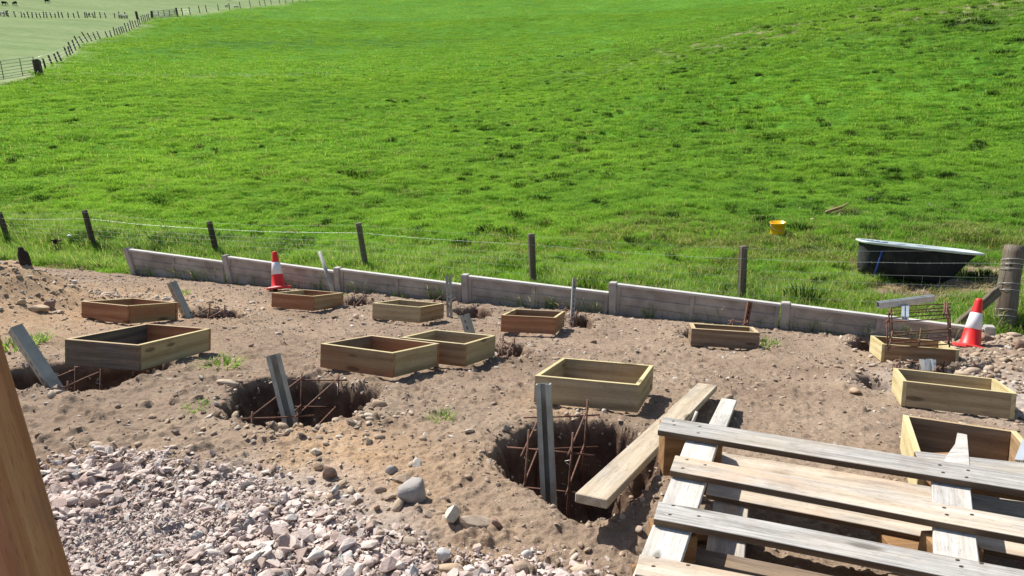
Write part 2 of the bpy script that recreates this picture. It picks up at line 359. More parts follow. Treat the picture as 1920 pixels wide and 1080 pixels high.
def grass_mat(name, base, tip, dry, dryf=.08, tr=.45, posvar=True):
    mt = bpy.data.materials.new(name); mt.use_nodes = True; nt = mt.node_tree; nt.nodes.clear(); T = NT(nt)
    o = T.node('ShaderNodeOutputMaterial'); r = T.rand()
    bl = T.attr('blade')                        # random per blade, 0..1
    hz = T.attr('tip')
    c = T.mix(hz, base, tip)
    c = T.mix(T.mr(bl, 0, 1, 0, .5), c, T.mix(1., c, (.62, .68, .6), 'MULTIPLY'))
    c = T.mix(T.mr(r, 0, 1, 0, .35), c, T.mix(1., c, (1.2, 1.12, .9), 'MULTIPLY'))
    if posvar:
        c = T.mix(T.mr(T.noise(T.pos(), .13, 4, .6), .35, .65, 0, .85), c, T.mix(1., c, (1.4, 1.25, 1.1), 'MULTIPLY'))
        c = T.mix(T.mr(T.noise(T.pos(), .8, 4, .6), .36, .5, .55, 0), c, T.mix(1., c, (.55, .66, .75), 'MULTIPLY'))
    c = T.mix(T.mr(bl, 1-dryf-.01, 1-dryf), c, dry)
    d = T.node('ShaderNodeBsdfPrincipled'); d.inputs['Roughness'].default_value = .65; d.inputs['Specular IOR Level'].default_value = .15
    t = T.node('ShaderNodeBsdfTranslucent'); T.link(c, d.inputs['Base Color'])
    T.link(T.mix(1., c, (1.2, 1.12, .75), 'MULTIPLY'), t.inputs[0])
    mx = T.node('ShaderNodeMixShader'); mx.inputs[0].default_value = tr
    T.link(d.outputs[0], mx.inputs[1]); T.link(t.outputs[0], mx.inputs[2]); T.link(mx.outputs[0], o.inputs[0]); return mt
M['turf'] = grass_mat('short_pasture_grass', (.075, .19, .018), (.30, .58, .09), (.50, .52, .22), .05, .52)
M['turf_dry'] = grass_mat('dry_mixed_grass', (.09, .14, .02), (.24, .38, .06), (.48, .44, .24), .35)
M['tuss'] = grass_mat('dark_tussock_grass', (.006, .016, .004), (.036, .10, .014), (.14, .18, .06), .02, .15)
M['tall'] = grass_mat('long_verge_grass', (.085, .19, .02), (.27, .50, .09), (.55, .55, .30), .16, .5)
M['weed'] = grass_mat('grey_green_weed', (.035, .085, .02), (.09, .20, .06), (.3, .3, .15), .04, .35)
M['straw'] = grass_mat('dry_straw_grass', (.22, .17, .08), (.46, .38, .20), (.55, .5, .3), .3, .3, False)

# ------------------------------------------------------------------ helpers
def mesh_from(name, verts, faces, mat, smooth=False):
    me = bpy.data.meshes.new(name); me.from_pydata([tuple(v) for v in verts], [], faces)
    if mat: me.materials.append(mat)
    if smooth: me.polygons.foreach_set('use_smooth', [True]*len(me.polygons))
    me.update(); return me
def link(name, me, parent=None, mw=None, **props):
    o = bpy.data.objects.new(name, me); COL.objects.link(o)
    if parent is not None: o.parent = parent
    if mw is not None:
        o.matrix_basis = (parent.matrix_basis.inverted() @ mw) if parent is not None else mw
    for k, v in props.items(): o[k] = v
    return o
def thing(name, loc, label, cat, group=None, mw=None):
    o = bpy.data.objects.new(name, None); COL.objects.link(o); o.empty_display_size = .1
    o.matrix_basis = mw if mw is not None else Matrix.Translation(Vector(loc))
    o['label'] = label; o['category'] = cat
    if group: o['group'] = group
    return o
def tag(o, label, cat, group=None):
    o['label'] = label; o['category'] = cat
    if group: o['group'] = group
    return o
def box_mesh(name, L, W, T_, mat, bev=.003, jit=0.0, off=(0, 0, 0), seg=1):
    bm = bmesh.new(); bmesh.ops.create_cube(bm, size=1)
    if seg > 1:
        es = [e for e in bm.edges if abs(e.verts[0].co.x-e.verts[1].co.x) > .5]
        bmesh.ops.subdivide_edges(bm, edges=es, cuts=seg-1, use_grid_fill=True)
    for v in bm.verts: v.co = Vector((v.co.x*L, v.co.y*W, v.co.z*T_))
    if bev: bmesh.ops.bevel(bm, geom=[e for e in bm.edges if len(e.link_faces) == 2 and e.calc_face_angle(0) > .5], offset=bev, segments=1, affect='EDGES')
    for v in bm.verts:
        if jit:
            ax = v.co.x
            v.co.y += jit*math.sin(ax*7+L*13)+random.uniform(-jit, jit)*.3; v.co.z += jit*.4*math.sin(ax*5+L*3)
        v.co += Vector(off)
    me = bpy.data.meshes.new(name); bm.to_mesh(me); bm.free(); me.materials.append(mat); return me
def frame_mat(O, X, Zhint):
    X = Vector(X).normalized(); Z = Vector(Zhint); Z = (Z-X*Z.dot(X)).normalized(); Y = Z.cross(X)
    O = Vector(O)
    return Matrix(((X.x, Y.x, Z.x, O.x), (X.y, Y.y, Z.y, O.y), (X.z, Y.z, Z.z, O.z), (0, 0, 0, 1)))
def zframe(P0, P1, face=None):
    Z = (Vector(P1)-Vector(P0)).normalized()
    Fh = Vector(face) if face is not None else Vector((0, -1, 0))
    Y = (Fh-Z*Fh.dot(Z)).normalized(); X = Y.cross(Z)
    O = Vector(P0); return Matrix(((X.x, Y.x, Z.x, O.x), (X.y, Y.y, Z.y, O.y), (X.z, Y.z, Z.z, O.z), (0, 0, 0, 1)))
def beam(name, A, B, w, t, mat, up, parent=None, bev=.003, jit=0., seg=1, **props):
    """timber from A to B (centre line), width w (across up), thickness t (along up)"""
    A = Vector(A); B = Vector(B); L = (B-A).length
    me = box_mesh(name, L, w, t, mat, bev, jit, seg=seg)
    return link(name, me, parent, frame_mat((A+B)/2, B-A, up), **props)
def tube_data(pts, r, n=6):
    pts = [Vector(p) for p in pts]; vs = []; fs = []
    for i, p in enumerate(pts):
        d = (pts[min(i+1, len(pts)-1)]-pts[max(i-1, 0)]).normalized()
        a = d.cross(Vector((.13, .21, 1)) if abs(d.z) < .9 else Vector((1, .1, 0))).normalized(); b_ = d.cross(a)
        rr = r[i] if isinstance(r, (list, tuple)) else r
        for k in range(n):
            q = 2*math.pi*k/n; vs.append(p+a*math.cos(q)*rr+b_*math.sin(q)*rr)
    for i in range(len(pts)-1):
        for k in range(n): fs.append((i*n+k, i*n+(k+1) % n, (i+1)*n+(k+1) % n, (i+1)*n+k))
    fs.append(tuple(range(n-1, -1, -1))); fs.append(tuple((len(pts)-1)*n+k for k in range(n)))
    return vs, fs
def tube(name, pts, r, mat, parent=None, n=6, smooth=True, **props):
    inv = parent.matrix_basis.inverted() if parent is not None else Matrix()
    if parent is None:
        c = Vector(pts[0]); vs, fs = tube_data([Vector(p)-c for p in pts], r, n)
        return link(name, mesh_from(name, vs, fs, mat, smooth), None, Matrix.Translation(c), **props)
    vs, fs = tube_data([inv @ Vector(p) for p in pts], r, n)
    return link(name, mesh_from(name, vs, fs, mat, smooth), parent, None, **props)
def multi_tube(name, lines, r, mat, parent, n=4, **props):
    inv = parent.matrix_basis.inverted(); V = []; Fc = []
    for ln in lines:
        vs, fs = tube_data([inv @ Vector(p) for p in ln], r, n); k = len(V); V += vs; Fc += [tuple(i+k for i in f) for f in fs]
    return link(name, mesh_from(name, V, Fc, mat), parent, None, **props)
def lathe(name, prof_, n, mat, parent=None, mw=None, smooth=True, squash=None, cap=True):
    vs = []; fs = []
    for z, r in prof_:
        for k in range(n):
            q = 2*math.pi*k/n; vs.append((r*math.cos(q), r*math.sin(q), z))
    for i in range(len(prof_)-1):
        for k in range(n): fs.append((i*n+k, i*n+(k+1) % n, (i+1)*n+(k+1) % n, (i+1)*n+k))
    if cap: fs.append(tuple(range(n-1, -1, -1))); fs.append(tuple((len(prof_)-1)*n+k for k in range(n)))
    me = mesh_from(name, vs, fs, mat, smooth)
    o = bpy.data.objects.new(name, me); COL.objects.link(o)
    if parent is not None: o.parent = parent
    if mw is not None: o.matrix_basis = mw
    return o

# ------------------------------------------------------------------ ground sheet (site + pasture) on one polar grid
FENCE_PX = [(-60, 168), (70, 141), (84, 129), (102, 123), (118, 114), (137, 104), (153, 90), (172, 80), (200, 72), (222, 65), (245, 57), (262, 49), (284, 34)]
FENCE_PTS = [hit(*p) for p in FENCE_PX]
FENCE2_PX = [(333, 30), (375, 27), (420, 19), (475, 14), (540, 6), (600, -1)]
FENCE2_PTS = [hit(*p) for p in FENCE2_PX]
def build_ground():
    az = np.radians(np.concatenate([np.arange(-180, -60, 4), np.arange(-60, -44, .5), np.arange(-44, 44, .125), np.arange(44, 60, .5), np.arange(60, 180, 4)]))
    r = np.concatenate([np.linspace(.25, 1.5, 10)[:-1], np.geomspace(1.5, 12.5, 670)[:-1], np.geomspace(12.5, 60, 190)[:-1], np.geomspace(60, 500, 90)])
    A, Rr = np.meshgrid(az, r); x = (Rr*np.sin(A)).ravel(); y = (Rr*np.cos(A)).ravel()
    z = H(x, y); na, nr = len(az), len(r)
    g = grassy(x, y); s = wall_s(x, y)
    plain = H(x, y, True, False)
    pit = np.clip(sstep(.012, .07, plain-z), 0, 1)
    sandc = on_plane(-20, 570); s1 = np.exp(-(np.hypot(x-sandc[0], y-sandc[1])/1.9)**2)*1.7
    def blob(px, py, rad): c = on_plane(px, py); return np.exp(-(np.hypot(x-c[0], y-c[1])/rad)**2)
    sandy = np.clip(s1 + blob(640, 830, .30)*.75 + blob(760, 850, .35)*.4 + blob(960, 850, .3)*.45 + blob(1050, 765, .22)*.7 + blob(600, 800, .25)*.7 + blob(110, 850, .35)*.7 + blob(560, 900, .4)*.5
                    + blob(900, 985, .35)*.35 + fbm(x, y, 2.5, 51, 3)*.25 - .05, 0, 1)*(1-g)
    dust = np.clip((blob(330, 1000, .75)*1.5 + blob(80, 960, .5) - .35 + fbm(x, y, 5, 52, 2)*.3), 0, 1)*.9
    dust += np.clip((blob(1880, 740, 1.0) - .3)*.8, 0, .6); dust = np.clip(dust, 0, 1)*(1-g)
    rr = np.hypot(x, y)
    # pale pasture beyond the field fences
    pale = np.zeros_like(x)
    left_poly = np.array([p[:2] for p in FENCE_PTS[:1]+FENCE_PTS[1:]+FENCE2_PTS] + [[40, 500], [-500, 500], [-500, 20], [FENCE_PTS[0][0]*1.6, FENCE_PTS[0][1]*.75]])
    mk = rr > 40; sd_ = poly_sd(x[mk], y[mk], left_poly); pale[mk] = sstep(-.6, .6, sd_)
    straw = np.zeros_like(x); straw[mk] = np.exp(-((sd_+.4)/1.6)**2)*.45*(fbm(x[mk], y[mk], .3, 63, 2)*.5+.5)
    def fblob(px, py, rad, el=1.0):
        c = hit(px, py); u = np.array([c[0], c[1]])/np.hypot(c[0], c[1]); dx = x-c[0]; dy = y-c[1]
        al = dx*u[0]+dy*u[1]; ac = dx*u[1]-dy*u[0]; return np.exp(-(al/rad)**2-(ac/(rad*el))**2)
    bare = fblob(1850, 520, .75, 1.3)*1.3 + fblob(1740, 536, .45, 2.4)*1.6 + fblob(1570, 400, .5, 1.6)*.7 + fblob(1610, 498, .4)*1.0 + fblob(120, 146, 3.0, 3.5)*.9
    bare = bare + fblob(1730, 22, 3.5, 4.5)*1.4 + fblob(1430, 470, 1.0, 2.0)*.45 + fblob(1650, 550, .7, 3)*.5 + fblob(1230, 415, .8, 2.)*.3 + fblob(230, 505, .35, 2)*.7
    bare = np.clip(bare*(.9+fbm(x, y, 2., 61, 3)*.8), 0, 1)
    lush = np.clip(fblob(600, 80, 6, 5.0)*.9 + fblob(1120, 88, 2.5, 4.0)*.7 + fblob(1290, 68, 2.5, 4.0)*.7 + fblob(330, 82, 5, 3)*.5 + fblob(1430, 45, 4, 3.5)*.8 + fblob(1800, 45, 3.5, 3.5)*.9 + fblob(310, 445, .5, 2.5)*.8 + fblob(150, 130, 4, 3)*.35, 0, 1)
    lush = np.clip(lush*(1+fbm(x, y, .8, 62, 3)*.8), 0, 1)*(1-pale)
    idx = np.arange(na*nr).reshape(nr, na)
    q = np.stack([idx[:-1, :-1], idx[:-1, 1:], idx[1:, 1:], idx[1:, :-1]], -1).reshape(-1, 4)
    q2 = np.stack([idx[:-1, -1], idx[:-1, 0], idx[1:, 0], idx[1:, -1]], -1).reshape(-1, 4)
    q = np.concatenate([q, q2]); q = q[:, ::-1]
    # inner cap ring closes with one polygon
    V = np.stack([x, y, z], -1)
    fs = s[q].mean(1); issite = fs < 0.10
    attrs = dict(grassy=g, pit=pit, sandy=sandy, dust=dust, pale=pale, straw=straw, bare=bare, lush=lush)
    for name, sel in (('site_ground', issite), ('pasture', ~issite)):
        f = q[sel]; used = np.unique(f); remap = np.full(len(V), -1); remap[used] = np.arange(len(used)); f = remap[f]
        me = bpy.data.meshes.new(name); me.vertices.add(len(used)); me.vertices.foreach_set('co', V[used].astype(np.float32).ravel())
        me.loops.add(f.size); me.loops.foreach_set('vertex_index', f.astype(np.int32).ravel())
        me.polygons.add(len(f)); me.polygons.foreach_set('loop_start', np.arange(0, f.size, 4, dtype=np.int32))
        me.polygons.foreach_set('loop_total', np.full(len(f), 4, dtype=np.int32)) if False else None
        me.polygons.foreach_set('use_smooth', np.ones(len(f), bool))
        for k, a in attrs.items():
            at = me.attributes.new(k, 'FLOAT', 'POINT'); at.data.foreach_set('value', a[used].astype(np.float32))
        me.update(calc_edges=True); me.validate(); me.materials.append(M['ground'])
        o = link(name, me); o['kind'] = 'structure'
build_ground()

# ------------------------------------------------------------------ scatter by geometry nodes
def scatter(name, lib, pts, rot, scl, idx, label=None):
    me = bpy.data.meshes.new(name); me.vertices.add(len(pts)); me.vertices.foreach_set('co', np.asarray(pts, np.float32).ravel())
    for nm, ty, dat, key in (('rot', 'FLOAT_VECTOR', rot, 'vector'), ('scl', 'FLOAT_VECTOR', scl, 'vector'), ('idx', 'INT', idx, 'value')):
        a = me.attributes.new(nm, ty, 'POINT'); a.data.foreach_set(key, np.asarray(dat, np.int32 if ty == 'INT' else np.float32).ravel())
    o = link(name, me); o['kind'] = 'stuff'
    if label: o['label'] = label
    c = bpy.data.collections.new(name+'_library')
    for l in lib: c.objects.link(l)
    ng = bpy.data.node_groups.new(name+'_nodes', 'GeometryNodeTree')
    ng.interface.new_socket('Geometry', in_out='INPUT', socket_type='NodeSocketGeometry')
    ng.interface.new_socket('Geometry', in_out='OUTPUT', socket_type='NodeSocketGeometry')
    N = ng.nodes; L = ng.links
    gi = N.new('NodeGroupInput'); go = N.new('NodeGroupOutput'); ip = N.new('GeometryNodeInstanceOnPoints'); ci = N.new('GeometryNodeCollectionInfo')
    ci.inputs['Collection'].default_value = c; ci.inputs['Separate Children'].default_value = True; ci.inputs['Reset Children'].default_value = True
    def na(nm, ty):
        n = N.new('GeometryNodeInputNamedAttribute'); n.data_type = ty; n.inputs['Name'].default_value = nm; return n.outputs['Attribute']
    e = N.new('FunctionNodeEulerToRotation'); L.new(na('rot', 'FLOAT_VECTOR'), e.inputs[0])
    L.new(gi.outputs[0], ip.inputs['Points']); L.new(ci.outputs[0], ip.inputs['Instance']); ip.inputs['Pick Instance'].default_value = True
    L.new(na('idx', 'INT'), ip.inputs['Instance Index']); L.new(e.outputs[0], ip.inputs['Rotation']); L.new(na('scl', 'FLOAT_VECTOR'), ip.inputs['Scale'])
    L.new(ip.outputs[0], go.inputs[0])
    md = o.modifiers.new('scatter', 'NODES'); md.node_group = ng
    return o
def lib_obj(name, me): return bpy.data.objects.new(name, me)

def clump_mesh(name, n, rad, h, w, mat, lean=.5, seed=0, hv=.5, dome=0.0, seg=2):
    R_ = np.random.default_rng(seed); V = []; Fc = []; at = []; bt = []
    for i in range(n):
        a = R_.uniform(0, 6.283); rr = rad*math.sqrt(R_.uniform(0, 1)); x0, y0 = rr*math.cos(a), rr*math.sin(a)
        hh = h*R_.uniform(1-hv, 1.0)*(1-dome*(rr/rad)**2); th = R_.uniform(0, 6.283); le = lean*R_.uniform(.2, 1.2)
        if dome: th = a+R_.normal(0, .6); le = lean*(.25+.9*rr/rad)
        dx, dy = math.cos(th)*le*hh, math.sin(th)*le*hh; ww = w*R_.uniform(.7, 1.3)
        f = R_.uniform(0, 6.283); px_, py_ = math.cos(f)*ww/2, math.sin(f)*ww/2; k = len(V); rb = R_.uniform()
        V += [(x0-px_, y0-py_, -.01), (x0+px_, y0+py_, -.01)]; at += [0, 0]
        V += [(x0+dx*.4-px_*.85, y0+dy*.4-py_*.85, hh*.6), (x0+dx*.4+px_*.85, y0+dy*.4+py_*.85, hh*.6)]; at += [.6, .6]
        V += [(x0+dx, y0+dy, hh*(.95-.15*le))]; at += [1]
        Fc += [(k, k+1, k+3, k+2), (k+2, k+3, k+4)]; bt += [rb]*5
    me = mesh_from(name, V, Fc, mat)
    a1 = me.attributes.new('tip', 'FLOAT', 'POINT'); a1.data.foreach_set('value', at)
    a2 = me.attributes.new('blade', 'FLOAT', 'POINT'); a2.data.foreach_set('value', bt)
    return me
def view_pts(n, r0, r1, half=41.0):
    a = np.radians(rng.uniform(-half, half, n)); r = np.sqrt(rng.uniform(r0*r0, r1*r1, n)); return r*np.sin(a), r*np.cos(a), r
def rots(n, tilt=.12): return np.stack([rng.normal(0, tilt, n), rng.normal(0, tilt, n), rng.uniform(0, 6.283, n)], -1)

LP = np.array([p[:2] for p in FENCE_PTS+FENCE2_PTS]+[[40, 500], [-500, 500], [-500, 20], [FENCE_PTS[0][0]*1.6, FENCE_PTS[0][1]*.75]])
BARE = [(hit(1850, 520)[:2], 1.0), (hit(1457, 449)[:2], .3), (hit(1700, 546)[:2], .5), (hit(1780, 550)[:2], .5), (hit(1690, 537)[:2], .6), (hit(1760, 538)[:2], .6), (hit(1820, 545)[:2], .5), (hit(1570, 400)[:2], .45), (hit(1610, 498)[:2], .3)]
def in_green(x, y):
    ok = grassy(x, y) > .45
    far = np.hypot(x, y) > 40
    sd_ = poly_sd(x, y, LP); ok &= ~(far & (sd_ > -.3)); return ok
def bare_prob(x, y):
    p = np.zeros_like(x)
    for c, rr in BARE: p = np.maximum(p, np.exp(-(np.hypot(x-c[0], y-c[1])/rr)**2))
    return p
NEARLIB = [clump_mesh('g%d' % i, 80, .15, .085, .0055, M['turf'], .8, i) for i in range(5)]
MIDLIB = [clump_mesh('m%d' % i, 110, .32, .10, .011, M['turf'], .9, 20+i) for i in range(4)]
FARLIB = [clump_mesh('f%d' % i, 130, .75, .11, .022, M['turf'], .9, 30+i) for i in range(4)]
def turf(name, lib, n, r0, r1, s0, s1, zs=1.0):
    x, y, r = view_pts(n, r0, r1); ok = in_green(x, y) & (rng.uniform(0, 1, n) > bare_prob(x, y)*.95); x, y = x[ok], y[ok]
    z = H(x, y, True, False); n = len(x); s = rng.uniform(s0, s1, n); hs = s*np.clip(.1+1.0*vnoise(x*1.3, y*1.3, 70)+.75*vnoise(x*3.1, y*3.1, 170), .35, 1.6)*zs
    scatter(name, [lib_obj(l.name, l) for l in lib], np.stack([x, y, z], -1), rots(n), np.stack([s, s, hs], -1), rng.integers(0, len(lib), n))
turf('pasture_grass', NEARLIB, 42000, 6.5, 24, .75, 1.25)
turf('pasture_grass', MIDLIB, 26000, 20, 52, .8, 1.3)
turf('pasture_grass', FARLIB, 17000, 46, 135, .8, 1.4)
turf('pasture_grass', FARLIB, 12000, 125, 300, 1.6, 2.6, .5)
# dark tussocks: denser towards the right-hand slope
TUSLIB = [clump_mesh('t%d' % i, 190, .17, .17, .007, M['tuss'], .55, 50+i, .45, .55) for i in range(5)]
x, y, r = view_pts(15000, 9.0, 62)
dens = .10 + .34*sstep(-14, 8, np.degrees(np.arctan2(x, y))) ; dens = dens*np.clip(.1+1.9*(vnoise(x*.25, y*.25, 80)), 0, 2)*np.where((r > 42) & (x < 14), .15, 1)
ok = in_green(x, y) & (rng.uniform(0, 1, len(x)) < dens*.95); x, y, r = x[ok], y[ok], r[ok]; n = len(x)
s = rng.gamma(2.6, .17, n)+.25+.004*r; s = np.clip(s, .3, 1.6)
scatter('tussocks', [lib_obj(l.name, l) for l in TUSLIB], np.stack([x, y, H(x, y, True, False)-.01], -1), rots(n), np.stack([s*.95, s*.95, .6+s*rng.uniform(.35, .65, n)], -1), rng.integers(0, 5, n))
# larger dark tussocks picked out on the upper right and centre
def px_pts(lst): return np.array([hit(*p) for p in lst])
big = px_pts([(952, 293), (928, 312), (1465, 17), (1862, 60), (1830, 42), (1905, 78), (1880, 100), (1790, 45), (1822, 30), (1775, 52), (1848, 46), (675, 330), (1052, 300), (1040, 332), (948, 492), (765, 440), (1020, 425), (922, 432), (655, 328), (1010, 345), (1245, 410), (1330, 442), (1515, 478), (60, 403), (1500, 430)])
n = len(big); d_ = np.hypot(big[:, 0], big[:, 1]); s = np.clip(.9+d_*.03, 1, 3.2)
scatter('tussocks', [lib_obj(l.name, l) for l in TUSLIB], big, rots(n), np.stack([s*1.3, s*1.3, s*.75], -1), rng.integers(0, 5, n))
# long verge grass behind the wall and along the fence
TALL = [clump_mesh('v%d' % i, 60, .13, .26, .007, M['tall'], .6, 90+i, .6) for i in range(4)]
t_ = rng.uniform(-6, 12, 10000); s_ = rng.uniform(.02, 1, 10000)**1.3*2.4+.06
x = W0[0]+WD[0]*t_+WN[0]*s_; y = W0[1]+WD[1]*t_+WN[1]*s_
ok = in_green(x, y) & (rng.uniform(0, 1, len(x)) < np.clip(.25+1.4*vnoise(x*1.1, y*1.1, 95)-.25*s_, 0.03, 1)); x, y, s_ = x[ok], y[ok], s_[ok]; n = len(x)
s = rng.uniform(.55, 1.15, n)*np.clip(1.05-.2*s_, .5, 1)
scatter('verge_grass', [lib_obj(l.name, l) for l in TALL], np.stack([x, y, H(x, y, True, False)], -1), rots(n), np.stack([s, s, s], -1), rng.integers(0, 4, n))
WEED = [clump_mesh('w%d' % i, 120, .16, .22, .012, M['weed'], .8, 110+i, .6, .3) for i in range(3)]
c = hit(315, 452); n = 120; x = c[0]+rng.normal(0, 1.0, n); y = c[1]+rng.normal(0, .35, n); s = rng.uniform(.5, 1.1, n)
scatter('weed_patch', [lib_obj(l.name, l) for l in WEED], np.stack([x, y, H(x, y, True, False)], -1), rots(n), np.stack([s, s, s], -1), rng.integers(0, 3, n))
MIX = [clump_mesh('x%d' % i, 90, .18, .085, .006, M['turf_dry'], 1.0, 150+i, .6) for i in range(3)]
P = []
for (px, py, rad_, el, k) in ((1330, 440, 1.2, 2.5, 500), (1650, 560, .6, 4, 500), (1500, 480, 1.0, 2., 400), (1850, 450, 1.0, 1., 300), (950, 470, .8, 3, 200), (1250, 560, .4, 4, 260), (200, 500, .3, 4, 120), (600, 330, 5, 2, 250), (300, 250, 8, 2, 250)):
    c = hit(px, py); u = c[:2]/np.hypot(*c[:2])
    a_ = rng.normal(0, rad_*.6, k); b_ = rng.normal(0, rad_*el*.6, k); P.append(np.stack([c[0]+u[0]*a_+u[1]*b_, c[1]+u[1]*a_-u[0]*b_], -1))
P = np.concatenate(P); P = P[in_green(P[:, 0], P[:, 1])]; n = len(P); s = rng.uniform(.6, 1.2, n)*(1+.02*np.hypot(P[:, 0], P[:, 1]))
scatter('mixed_dry_grass', [lib_obj(l.name, l) for l in MIX], np.stack([P[:, 0], P[:, 1], H(P[:, 0], P[:, 1])], -1), rots(n), np.stack([s, s, s], -1), rng.integers(0, 3, n))
# dry straw
DRY = [clump_mesh('d%d' % i, 110, .2, .09, .006, M['straw'], 1.6, 120+i, .6) for i in range(3)]
P = []
for (px, py, sx, sy, k) in ((1608, 497, .22, .16, 60), (225, 505, .35, .14, 40), (1700, 560, 1.0, .3, 60), (95, 492, .12, .06, 10), (900, 566, .2, .08, 26), (1590, 398, .3, .2, 10)):
    c = hit(px, py)
    for _ in range(k): P.append((c[0]+random.gauss(0, sx), c[1]+random.gauss(0, sy)))
P = np.array(P); n = len(P); s = rng.uniform(.4, 1.1, n)
scatter('dry_grass', [lib_obj(l.name, l) for l in DRY], np.stack([P[:, 0], P[:, 1], H(P[:, 0], P[:, 1])], -1), rots(n), np.stack([s, s, s*.8], -1), rng.integers(0, 3, n))

# ------------------------------------------------------------------ stones
def hull_rock(name, seed, mat, flat=.6, npt=15):
    R_ = np.random.default_rng(seed); bm = bmesh.new()
    for i in range(npt):
        v = R_.normal(size=3); v /= np.linalg.norm(v); v *= R_.uniform(.82, 1.05); bm.verts.new((v[0]*.5, v[1]*.5*R_.uniform(.75, .95), v[2]*.5*flat))
    r_ = bmesh.ops.convex_hull(bm, input=bm.verts); bmesh.ops.delete(bm, geom=[g_ for g_ in r_['geom_interior'] if isinstance(g_, bmesh.types.BMVert)], context='VERTS')
    bmesh.ops.bevel(bm, geom=list(bm.edges), offset=.012, segments=1, affect='EDGES')
    me = bpy.data.meshes.new(name); bm.to_mesh(me); bm.free(); me.materials.append(mat); return me
def round_rock(name, seed, mat, flat=.65, sub=2, amp=.16):
    bm = bmesh.new(); bmesh.ops.create_icosphere(bm, subdivisions=sub, radius=.5); R_ = np.random.default_rng(seed)
    o = R_.uniform(0, 50, 3); cuts = R_.normal(size=(10, 3)); cuts /= np.linalg.norm(cuts, axis=1)[:, None]
    for v in bm.verts:
        c = np.array(v.co)*2
        nn = vnoise(np.array([c[0]*1.1+o[0]+c[2]]), np.array([c[1]*1.1+o[1]-c[2]*.7]), seed)[0]-.5
        c = c*(1+amp*2*nn)
        for q in cuts:
            d_ = c@q
            if d_ > .70: c = c-q*(d_-.70)*.85
        v.co = Vector((c[0]*.5, c[1]*.38, c[2]*.5*flat))
    me = bpy.data.meshes.new(name); bm.to_mesh(me); bm.free(); me.materials.append(mat)
    me.polygons.foreach_set('use_smooth', [True]*len(me.polygons)); return me
GLIB = [hull_rock('gr%d' % i, 200+i, M['gravel'], random.uniform(.38, .62), 11) for i in range(14)] + [round_rock('gq%d' % i, 300+i, M['gravel'], .6) for i in range(1)]
SLIB = [hull_rock('sr%d' % i, 220+i, M['soilstone'], random.uniform(.35, .7), 12) for i in range(6)] + [round_rock('sq%d' % i, 320+i, M['soilstone'], .55) for i in range(5)]
CLIB = [round_rock('cq%d' % i, 340+i, M['cobble'], .6) for i in range(5)] + [hull_rock('cr%d' % i, 240+i, M['soilstone'], .6) for i in range(4)]
GPOLY_PX = [(-260, 905), (60, 868), (200, 838), (262, 846), (330, 866), (420, 880), (520, 905), (600, 945), (690, 985), (780, 1018), (870, 1040), (960, 1054), (1060, 1064), (1150, 1074), (1120, 1160), (900, 1350), (-700, 1400)]
GP = np.array([hit(*p)[:2] for p in GPOLY_PX])
mn, mx_ = GP.min(0), GP.max(0)
def gravel_pts(n, edge, seed):
    x = rng.uniform(mn[0], mx_[0], n); y = rng.uniform(mn[1], mx_[1], n)
    sd_ = poly_sd(x, y, GP) + fbm(x, y, 4, seed, 3)*.10; ok = rng.uniform(0, 1, n) < sstep(-edge, edge, sd_); return x[ok], y[ok], sd_[ok]
area_n = (mx_[0]-mn[0])*(mx_[1]-mn[1])
x, y, sd_ = gravel_pts(int(area_n*2700), .13, 71)
fineC = np.array([hit(240, 1010)[:2], hit(420, 990)[:2]]); 
fd = np.maximum(np.exp(-(np.hypot(x-fineC[0][0], y-fineC[0][1])/.30)**2), .6*np.exp(-(np.hypot(x-fineC[1][0], y-fineC[1][1])/.22)**2))
s = np.clip(rng.lognormal(math.log(.035), .45, len(x)), .012, .075)*(1-.55*fd)
n = len(x); s = s*(.62+.38*sstep(-.05, .25, sd_)); z = H(x, y)+s*rng.uniform(-.1, .35, n)+rng.uniform(0, .010, n)*(sd_ > .1)
scatter('gravel', [lib_obj(l.name, l) for l in GLIB], np.stack([x, y, z], -1), rots(n, .33), np.stack([s*1.25, s*1.1, s*rng.uniform(.75, 1.2, n)], -1), rng.integers(0, len(GLIB), n), 'pale pink grey crushed stone spread at the lower left')
n = int(area_n*6500); x, y, sd_ = gravel_pts(n, .09, 73); s = np.clip(rng.lognormal(math.log(.010), .4, len(x)), .005, .022); n = len(x)
FLIB = [hull_rock('gf%d' % i, 270+i, M['gravel'], .6, 8) for i in range(4)]
scatter('fine_gravel', [lib_obj(l.name, l) for l in FLIB], np.stack([x, y, H(x, y)+rng.uniform(0, .022, n)*(sd_ > 0)], -1), rots(n, .5), np.stack([s*1.2, s, s], -1), rng.integers(0, 4, n), 'fine pale chippings between the crushed stones')
# stones scattered over the soil
def soil_scatter(name, lib, pts_xy, s, tilt=.35, sink=.15, label=None):
    x, y = pts_xy; ok = grassy(x, y) < .5; x, y, s = x[ok], y[ok], s[ok]; n = len(x)
    z = H(x, y)+s*sink*.6*0
    scatter(name, lib if not isinstance(lib[0], bpy.types.Mesh) else [lib_obj(l.name, l) for l in lib], np.stack([x, y, z+s*.08], -1), rots(n, tilt),
            np.stack([s*rng.uniform(.8, 1.5, n), s, s*rng.uniform(.6, 1.1, n)], -1), rng.integers(0, len(lib), n), label)
x, y, r = view_pts(26000, 2.0, 13.5, 42); dn = .25+1.2*vnoise(x*1.3, y*1.3, 77)
ok = (wall_s(x, y) < .0) & (rng.uniform(0, 1, len(x)) < dn*(.35+.06*r)); x, y, r = x[ok], y[ok], r[ok]
soil_scatter('loose_stones', SLIB, (x, y), np.clip(rng.lognormal(math.log(.017), .5, len(x)), .007, .055)*(1+.02*r), label='small stones and clods strewn over the bare soil')
